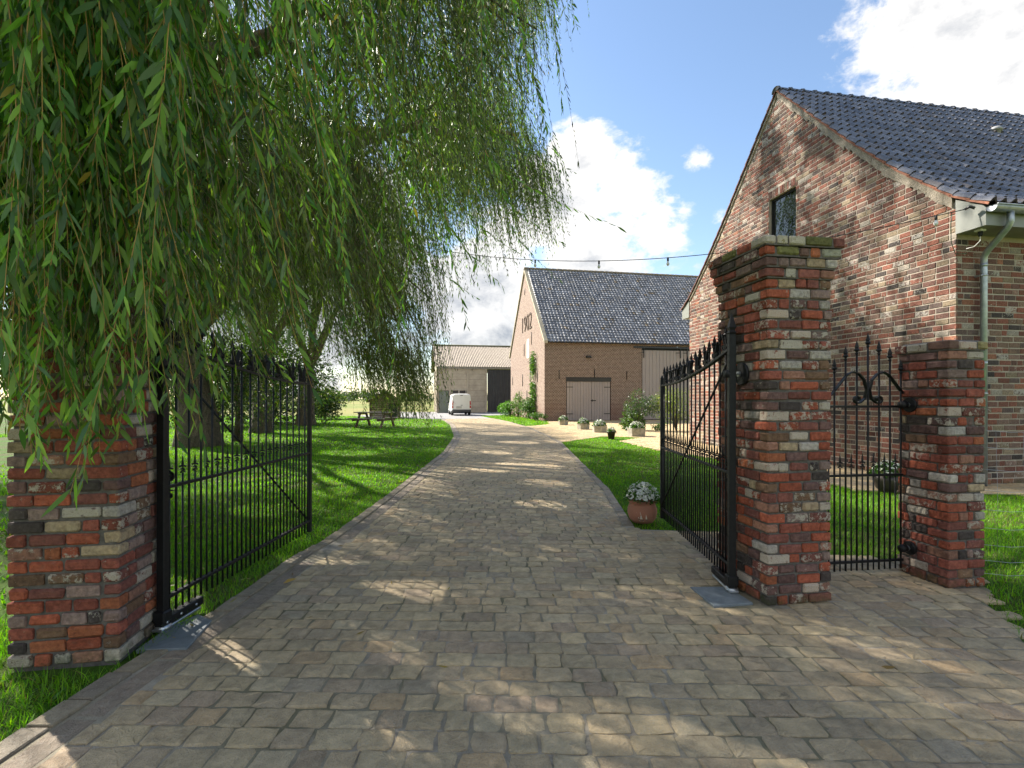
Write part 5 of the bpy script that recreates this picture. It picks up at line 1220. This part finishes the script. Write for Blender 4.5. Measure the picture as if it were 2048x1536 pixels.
# --- the near willow: its trunk stands behind the left pillar, its limbs reach over the drive
r1 = np.random.default_rng(11); cl1 = []
for px, py, d_, dn, lf in ((1075, 60, 4.9, 1, .55), (1110, -30, 5.3, 1, .6), (1010, -50, 5.2, 1.2, .7), (1040, 70, 5.6, 1, .7), (930, 20, 5.6, 1.2, .8), (960, 130, 7.6, 1.1, .8), (880, 90, 6.5, 1.1, .8), (1000, 190, 9.0, .8, .7),
                       (905, 235, 9.0, 1.2, 1.0), (890, 330, 9.0, 1.1, 1.), (705, 650, 9.6, 1.1, .9), (740, 610, 10.2, 1.3, 1.0), (790, 690, 10.4, 1.4, .9), (850, 690, 10.8, 1.2, .8), (715, 690, 10.0, 1.3, .8), (765, 700, 9.8, 1.3, .8), (820, 710, 10.2, 1.2, .8), (865, 600, 10.8, 1., .9),
                       (860, 420, 10.0, 1.2, 1.15), (800, 440, 9.8, 1.3, 1.2), (735, 420, 9.4, 1.3, 1.2), (845, 540, 10.4, 1.1, 1.0), (795, 590, 9.8, 1.2, 1.0), (700, 520, 9.0, 1.2, 1.0), (755, 640, 10.0, 1.1, .8), (835, 640, 10.6, 1., .85), (660, 600, 9.2, 1.1, .9),
                       (640, 300, 7.0, 1.2, 1.1), (600, 190, 6.0, 1.2, 1.1), (545, 340, 7.0, 1.2, 1.1), (500, 280, 6.3, 1.2, 1.1), (440, 380, 7.0, 1.2, 1.1), (400, 260, 5.8, 1.2, 1.1), (600, 450, 8.2, 1.2, 1.), (520, 500, 8.4, 1.2, 1.), (420, 500, 7.6, 1.2, 1.), (690, 200, 6.6, 1.2, 1.1),
                       (760, 100, 6.0, 1.2, 1.0), (830, 200, 7.5, 1.2, 1.1), (770, 280, 8.0, 1.2, 1.2), (700, 60, 5.2, 1.0, 1.0), (600, 40, 4.8, 1.0, 1.0), (840, -20, 5.0, 1., .9), (300, 300, 5.6, 1.2, 1.1), (200, 200, 5.0, 1.2, 1.2), (100, 330, 5.4, 1.2, 1.2), (20, 200, 4.8, 1.2, 1.2), (250, 420, 6.4, 1.2, 1.1)):
    p = P(px, py, d_); cl1.append((p.x, p.y, p.z, dn * (.55 if px > 640 and py < 480 else .9), lf))
for px, py, d_ in ((40, 180, 2.9), (120, 120, 2.7), (190, 200, 2.8), (260, 160, 3.0), (90, 330, 3.1), (170, 380, 2.9), (250, 330, 3.2), (20, 420, 2.8), (320, 240, 3.4), (130, 250, 2.6)):
    p = P(px, py, d_); cl1.append((p.x, p.y, p.z, .55, .85))
for i in range(96):                                              # the crown above the frame
    a = r1.uniform(0, 6.283); q = math.sqrt(r1.uniform(0, 1)) * 5.8; x, y = -4.4 + q * math.cos(a), 7.6 + q * math.sin(a) * .95
    z = r1.uniform(.75, 1.0) * (5.2 + 5.0 * math.sqrt(max(0, 1 - (q / 6.4) ** 2)))
    if CAMH + .85 * max(y, 1.5) < z or x / max(y, .1) < -.3: cl1.append((x, y, z, 1.5, 1.0))
def zf1(x, y):                                                     # how low the curtain hangs, tuned to the gaps above the gate and lawn
    px = 1024 + FPX * x / np.maximum(y, .5); yb = np.interp(px, [-200, 150, 330, 420, 620, 680, 740, 820, 880, 905, 960, 1100, 1160], [900, 860, 760, 700, 715, 800, 850, 860, 790, 640, 585, 530, 480])
    return CAMH + (HOR - yb) / FPX * y
L1 = [(-1.2, 4.6, 5.6), (.1, 10.4, 6.9), (-2.0, 9.6, 6.6), (-5.2, 10.8, 7.6), (-8.4, 7.6, 7.4), (-5.8, 3.6, 6.8), (-2.4, 2.6, 4.9), (-3.9, 7.2, 9.4), (-2.9, 5.8, 7.6)]
w1, n1 = willow('nearest weeping willow, its branches hanging over pillar, gate and drive', (-5.1, 5.9), (-.1, .3), 2.9, .42, L1, cl1, 21, 62, (1.3, 2.6), .10, .045, 6.2, (.16, -.02), sig=.36, zfun=zf1)

# single hanging branches close to the camera, each a part of that willow
VAR = []
for k in range(16):
    rr = np.random.default_rng(100 + k); Lk = 1.0
    # a unit strand of 2.2 m
    V, g, C = strands(np.zeros((1, 3)), rr.normal(0, .18, (1, 2)), np.array([2.2]), rr.normal(0, .24, (1, 2)), .025, .128, rr, True, .0036, 9, False, [(.09, .185, .022), (.12, .215, .03), (.05, .11, .02), (.145, .225, .035), (.085, .14, .05), (.035, .085, .018)], 1.3, (.165, .22))
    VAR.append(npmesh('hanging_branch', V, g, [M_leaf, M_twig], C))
rn = np.random.default_rng(5); cnt = 0
zones = [(62, -190, 90, 1.75, 2.5, 560, 1000), (70, 60, 270, 1.8, 2.6, 520, 1010), (46, 200, 350, 2.0, 3.1, 500, 905), (40, 330, 620, 2.4, 4.4, 180, 640), (26, 560, 760, 3.0, 5.0, 150, 520), (16, 740, 960, 3.6, 5.2, 60, 330), (12, 960, 1115, 4.0, 5.2, 40, 190), (6, 700, 900, 4.5, 6.0, 420, 760)]
for n_, xa, xb, da, db, ya_, yb_ in zones:
    for i in range(n_):
        px = rn.uniform(xa, xb); d_ = rn.uniform(da, db); yb2 = rn.triangular(ya_, (ya_ + yb_) / 2 + (yb_ - ya_) * .2, yb_)
        if 255 < px < 335 and yb2 > 690: yb2 = rn.uniform(500, 700)
        b = P(px, yb2, d_); Ls = rn.uniform(.75, 1.25); zt = b.z + 2.2 * Ls
        o = link('hanging_branch', VAR[rn.integers(0, 16)], w1, (b.x - w1.location.x, b.y - w1.location.y, zt), (rn.normal(0, .13), rn.normal(-.05, .15), rn.uniform(0, 6.28)))
        q = np.array([[b.x, b.y, z_] for z_ in np.linspace(b.z, zt, 7)])
        if (~keep(q)).sum() >= 2: COL.objects.unlink(o); bpy.data.objects.remove(o); continue
        o.scale = (rn.uniform(.9, 1.1), rn.uniform(.9, 1.1), Ls); cnt += 1
# loose sprays blown out over the drive
rs = np.random.default_rng(15); B1 = np.array([w1.location.x, w1.location.y, 0])
for (xa, ya2, xb, yb2, d_) in ((1010, 330, 1240, 455, 3.6), (930, 455, 1010, 575, 3.9), (985, 250, 1150, 345, 4.6), (960, 430, 1060, 520, 5.0), (1040, 400, 1130, 490, 5.6), (840, 480, 960, 600, 4.6), (1060, 470, 1120, 560, 6.0)):
    a = np.array(P(xa - 40, ya2 - 30, d_)) - B1; b = np.array(P(xb, yb2, d_ * .97)) - B1; dz = a[2] - b[2]
    V, g, C = strands(a[None], np.array([[0., 0.]]), np.array([dz]), (b - a)[None, :2] * np.array([[1.0, 1.0]]), dz / max(12, np.linalg.norm(b - a) / .026), .105, rs, True, .0034, 9, False, [(.09, .185, .022), (.12, .215, .03), (.07, .145, .022)], .95, (.15, .2))
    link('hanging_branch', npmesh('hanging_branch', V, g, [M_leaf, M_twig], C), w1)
# boughs the near branches hang from
nbm = [((-3.6, 5.2, 4.6), (-2.3, 2.6, 3.75), .05), ((-3.6, 5.2, 4.6), (-3.1, 2.2, 3.55), .045), ((-2.4, 2.55, 3.18), (-1.35, 2.1, 3.35), .026), ((-4.2, 3.2, 3.4), (-2.0, 2.35, 3.22), .032), ((-1.9, 4.2, 5.2), (-.6, 3.1, 4.8), .035), ((-2.2, 4.0, 4.9), (-1.7, 2.4, 4.0), .03), ((-1.2, 4.6, 5.6), (.35, 4.4, 5.3), .03)]
for a, b, r_ in nbm:
    mb = MB(); B1 = np.array([w1.location.x, w1.location.y, 0]); mb.tube(arc(np.array(a) - B1, np.array(b) - B1, .08, 9, .5, rn), [r_ * (1 - .7 * i / 8) for i in range(9)], 8); mb.build('bough', M_bark, w1)

def dome(seed, cx_, cy_, rad, z0, z1, n):
    r = np.random.default_rng(seed); out = []
    for i in range(n):
        a = r.uniform(0, 6.283); q = math.sqrt(r.uniform(0.02, 1)); zt = z0 + (z1 - z0) * math.sqrt(max(0, 1 - (q * .93) ** 2)) * r.uniform(.55, 1.0)
        out.append((cx_ + rad * q * math.cos(a), cy_ + rad * q * math.sin(a), zt, r.uniform(.7, 1.3), r.uniform(.7, 1.2)))
    lim = [(cx_ + rad * .55 * math.cos(k), cy_ + rad * .55 * math.sin(k), z0 + (z1 - z0) * .6) for k in np.linspace(0, 6.28, 8)[:-1]] + [(cx_, cy_, z1 * .85)]
    return out, lim
tot = n1
for lb, bx, by, ln_, tr, rad, z0, z1, n, sd_, mz in (('broad trunked weeping willow behind the open left gate leaf', -9.45, 15.1, (-.5, .2), .46, 5.6, 4.4, 12.0, 95, 31, 1.5),
                                          ('weeping willow third from the gate with slimmer trunk', -10.5, 20.8, (.1, .2), .33, 4.6, 4.2, 11.5, 70, 32, 1.3),
                                          ('farthest weeping willow near the picnic table', -11.2, 27.0, (.2, .1), .38, 5.6, 4.2, 12.0, 75, 33, 1.3)):
    cl, lim = dome(sd_, bx + .6, by, rad, z0, z1, n)
    if sd_ == 31:                                                 # its long limbs reach out over the drive
        r9 = np.random.default_rng(91)
        for px, py, d_, dn, lf in ((1000, 262, 15.6, 1.2, .95), (1050, 290, 16.4, 1.2, .95), (955, 245, 15.4, 1.2, 1.1), (1085, 330, 16.8, 1.1, .9), (1078, 280, 16., .8, .7), (930, 370, 15.6, 1., 1.), (1040, 350, 17., 1.1, .9), (985, 330, 16.5, 1.1, 1.), (1090, 380, 17.2, .9, .7)):
            q = P(px, py, d_); cl.append((q.x, q.y, q.z, dn, lf))
        for i in range(50):
            q = P(r9.uniform(800, 1080), r9.uniform(-160, 330), r9.uniform(14, 18.5))
            cl.append((q.x, q.y, q.z, r9.uniform(1.2, 1.7), r9.uniform(.8, 1.2)))
        lim += [tuple(P(1020, 275, 16.)), tuple(P(900, 215, 15.2)), tuple(P(980, 120, 16.)), tuple(P(860, 60, 14.6)), tuple(P(1050, 60, 17.2))]
    _, k = willow(lb, (bx, by), ln_, 3.0, tr, lim, cl, sd_, 44 if sd_ == 31 else 34, (1.4, 3.2), .145, .068, 0, (.15, 0.), minz=mz, sig=.52, wr=(.17, .24)); tot += k
# slim dark tree and holly-like undergrowth between the willows
x, d = G(476, 882); sm = thing('slim_tree', 'slim dark trunked small leaved tree between the willow trunks', 'tree', (x, d, 0)); r = np.random.default_rng(8)
mb = MB(); mb.tube([(0, 0, -.05), (.05, 0, .8), (-.02, .05, 1.7), (.1, 0, 2.8)], [.16, .13, .10, .05], 10); stems(mb, 6, 1.8, 1.3, .04, 1.2); mb.build('trunk', M_bark, sm)
add_leaves('crown', bush(15000, 3.0, 2.2, 2.0, 2.1, .085, [(.02, .045, .012), (.03, .06, .015), (.10, .12, .02)], r, .1, lumps=22), M_shrub, sm)
for i_, (px, py, nl, lb) in enumerate(((545, 846, 15000, 'dark rounded hedgerow bush beyond the willow trunks'), (430, 852, 13000, 'dark hedgerow bush behind the broad willow trunk'), (650, 838, 5000, 'small hedgerow bush left of the picnic table'))):
    x, d = G(px, py); hb = thing('hedgerow_bush', lb, 'bush', (x, d, 0), 0, 'bushes behind the willows'); r = np.random.default_rng(60 + i_)
    mb = MB(); stems(mb, 7, 2.2, 1.2, .05); mb.build('stem', M_bark, hb)
    add_leaves('foliage', bush(nl, 4.2 if i_ < 2 else 1.6, 1.6, 3.0 if i_ < 2 else 1.1, 2.3 if i_ < 2 else 1.0, .17, [(.03, .06, .014), (.045, .08, .02), (.11, .13, .03), (.02, .045, .012)], r, .1, lumps=24), M_shrub, hb)
x, d = G(828, 836); sp_ = thing('staked_sapling', 'young tree tied to wooden stakes at the lawn edge', 'sapling', (x, d, 0)); r = np.random.default_rng(9)
mb = MB(); mb.tube([(0, 0, 0), (.03, 0, 1.0), (0, .02, 2.4)], [.035, .03, .012], 7); stems(mb, 5, 1.2, .6, .012, 1.3); mb.build('trunk', M_bark, sp_)
for a in (-.55, .6): mb = MB(); mb.tube([(a, 0, 0), (a * .95, 0, 1.15)], .035, 8); mb.build('stake', M_weath, sp_)
add_leaves('crown', bush(500, .9, .9, .8, 2.1, .10, GREENS, r, .2), M_shrub, sp_)

# ================================================================== grass
def grass(nm, label, poly, bands, parent=None, xr=None, seed=1, cols=None, frame=(-1.06, 1.06), hfac=1.0):
    r = np.random.default_rng(seed); parts = []
    cols = cols or [(.10, .265, .004), (.135, .305, .006), (.075, .21, .004), (.175, .32, .008), (.12, .225, .012)]
    for y0, y1, dens, h, wd in bands:
        xa, xb = (xr if xr else (frame[0] * y1, frame[1] * y1)); n = int((xb - xa) * (y1 - y0) * dens)
        x = r.uniform(xa, xb, n); y = r.uniform(y0, y1, n); u = x / np.maximum(y, .2)
        k = pip(x, y, poly) & (u > frame[0]) & (u < frame[1])
        for (a, b, c_, d_) in ((-2.72, -2.10, 2.58, 3.2), (1.66, 2.24, 3.40, 4.10), (3.18, 3.58, 3.70, 4.18)): k &= ~((x > a) & (x < b) & (y > c_) & (y < d_))
        x, y = x[k], y[k]; n = len(x)
        patch = np.array([mnoise.noise(Vector((a * .9, b * .9, seed))) for a, b in zip(x[::1], y[::1])]) if n < 60000 else np.sin(x * 2.1 + np.sin(y * 1.3) * 2) * np.cos(y * 1.7 + np.sin(x)) * .4
        a = r.uniform(0, 6.283, n); ll = h * hfac * r.uniform(.5, 1.3, n) * (1 + .35 * patch); lean = r.uniform(.15, 1.0, n)
        dv = nrm(np.c_[np.cos(a) * lean, np.sin(a) * lean, np.ones(n)]); wv = nrm(np.c_[-np.sin(a), np.cos(a), 0 * a] + r.normal(0, .3, (n, 3)))
        c = palette(n, cols, .18, r) * (1 + .25 * patch[:, None]); dry = r.random(n) < .05; c[dry] = np.array([.19, .16, .06])
        b0 = np.c_[x, y, np.full(n, -.021)]; w_ = (wd * r.uniform(.7, 1.3, n))[:, None] / 2; l = ll[:, None]
        m = b0 + dv * l * .55; tip = b0 + dv * l + np.c_[np.cos(a), np.sin(a), -.3 + 0 * a] * l * .35 * lean[:, None]
        V = np.stack([b0 - wv * w_, b0 + wv * w_, m + wv * w_ * .7, m - wv * w_ * .7, tip], 1).reshape(-1, 3); i = np.arange(n)[:, None] * 5
        parts.append((V, [(i + np.array([[0, 1, 2, 3]]), 0), (i + np.array([[3, 2, 4]]), 0)], np.repeat(np.c_[c, np.ones(n)], 5, 0)))
    V, g, C = join(parts); o = link(nm, npmesh(nm, V, g, [M_grass], C), None); tag(o, label, 'grass'); return kind(o, 'stuff'), len(V)
_, a = grass('lawn_grass', 'strip of longer grass at the foot of the left pillar', LAWN_L, [(1.3, 3.2, 3800, .068, .0045), (3.2, 3.21, 1, .05, .005)], seed=1, frame=(-1.05, .1)); tot += a
_, a = grass('lawn_grass', 'shaded mown grass behind the left gate leaf', LAWN_L, [(3.2, 5.0, 3400, .055, .005), (5.0, 8.0, 2000, .05, .0075), (8., 14., 800, .048, .0125), (14., 24., 270, .055, .021), (24., 42., 80, .06, .038)], seed=4, frame=(-.84, .1)); tot += a
_, a = grass('lawn_grass', 'sliver of grass left of the left gate pillar', LAWN_L, [(3.2, 8., 1300, .07, .008), (8., 20., 350, .06, .014)], seed=6, frame=(-1.09, -.94)); tot += a
_, a = grass('lawn_grass', 'mown grass of the right lawn beside the courtyard', LAWN_R, [(2.6, 5.0, 2000, .065, .0055), (5.0, 9.0, 1700, .05, .007), (9.0, 19.0, 800, .045, .0115)], seed=2, frame=(.05, 1.1)); tot += a
_, a = grass('lawn_grass', 'grass patch at the foot of the barn gable', LAWN_B, [(25, 43, 160, .08, .03)], seed=3, frame=(-.2, .2)); tot += a

_, a = grass('lawn_grass', 'rough grass around the left willow trunk', LAWN_L, [(.4, 6., 190, .06, .016), (6., 14., 60, .06, .03)], seed=7, xr=(-11., -2.0), frame=(-30., -.84)); tot += a
_, a = grass('lawn_grass', 'rough grass beyond the wire fence', LAWN_R, [(.4, 7., 190, .06, .016)], seed=8, xr=(2.8, 9.), frame=(1.1, 30.)); tot += a
# fallen leaves on drive and lawn
r = np.random.default_rng(77); n = 900; x = r.uniform(-7, 4, n); y = 1.9 + r.gamma(2.0, 3.2, n); k = (np.abs(x / y) < 1.05)
x, y = x[k], y[k]; n = len(x); onl = (x < edgeL(y) + .1) | (x > edgeR(np.maximum(y, 5.5)) + .1) & (y > 5.5); kk = onl | (r.random(n) < .33); x, y, onl = x[kk], y[kk], onl[kk]; n = len(x)
a = r.uniform(0, 6.283, n); dv = nrm(np.c_[np.cos(a), np.sin(a), r.normal(.05, .12, n)]); wv = nrm(np.cross(dv, np.c_[r.normal(0, .3, (n, 2)), np.ones(n)])); ln = r.uniform(.018, .075, n)
V, g, C = leafmesh(np.c_[x, y, np.where(onl, .028, .008)], dv, wv, ln, ln * r.uniform(.16, .4, n), palette(n, [(.20, .13, .04), (.28, .20, .05), (.13, .075, .03), (.33, .27, .10)], .2, r), True, .0)
o = link('fallen_leaves', npmesh('fallen_leaves', V, g, [M_shrub], C)); tag(o, 'scattered fallen willow leaves on drive and lawn', 'leaves'); kind(o, 'stuff')
# yellow leaf and a pebble by the left drive edge
x, y = G(566, 1168); r2 = np.random.default_rng(1)
dv = np.array([[.9, .3, .25]]); V, g, C = leafmesh(np.array([[x, y, .005]]), nrm(dv), nrm(np.array([[-.3, .9, .2]])), np.array([.10]), np.array([.05]), np.array([[.42, .27, .06]]), True, 0.)
tag(link('curled_leaf', npmesh('curled_leaf', V, g, [M_shrub], C)), 'yellow fallen leaf at the left edge of the drive', 'leaf')

# ================================================================== far tree line
r = np.random.default_rng(55); parts = []
for i in range(46):
    d_ = r.uniform(260, 420); x = r.uniform(-.62, .02) * d_; h = r.uniform(2.5, 5.5) * (1.0 if r.random() < .8 else 1.5)
    V, g, C = bush(260, h * 1.3, h * 1.3, h * .75, h * .55, h * .32, [(.04, .06, .03), (.055, .075, .04), (.035, .05, .035)], r); parts.append((V + np.array([x, d_, 0]), g, C))
V, g, C = join(parts); o = link('far_treeline', npmesh('far_treeline', V, g, [M_shrub], C)); tag(o, 'low dark line of far trees on the horizon behind the field', 'trees'); kind(o, 'stuff')
print('TRIS', sum(sum(max(0, len(q.vertices) - 2) for q in me_.polygons) if len(me_.polygons) < 5000 else len(me_.polygons) * 2 for me_ in bpy.data.meshes))
print('LEAF VERTS', tot, 'near branches', cnt, 'setts', near_objs)
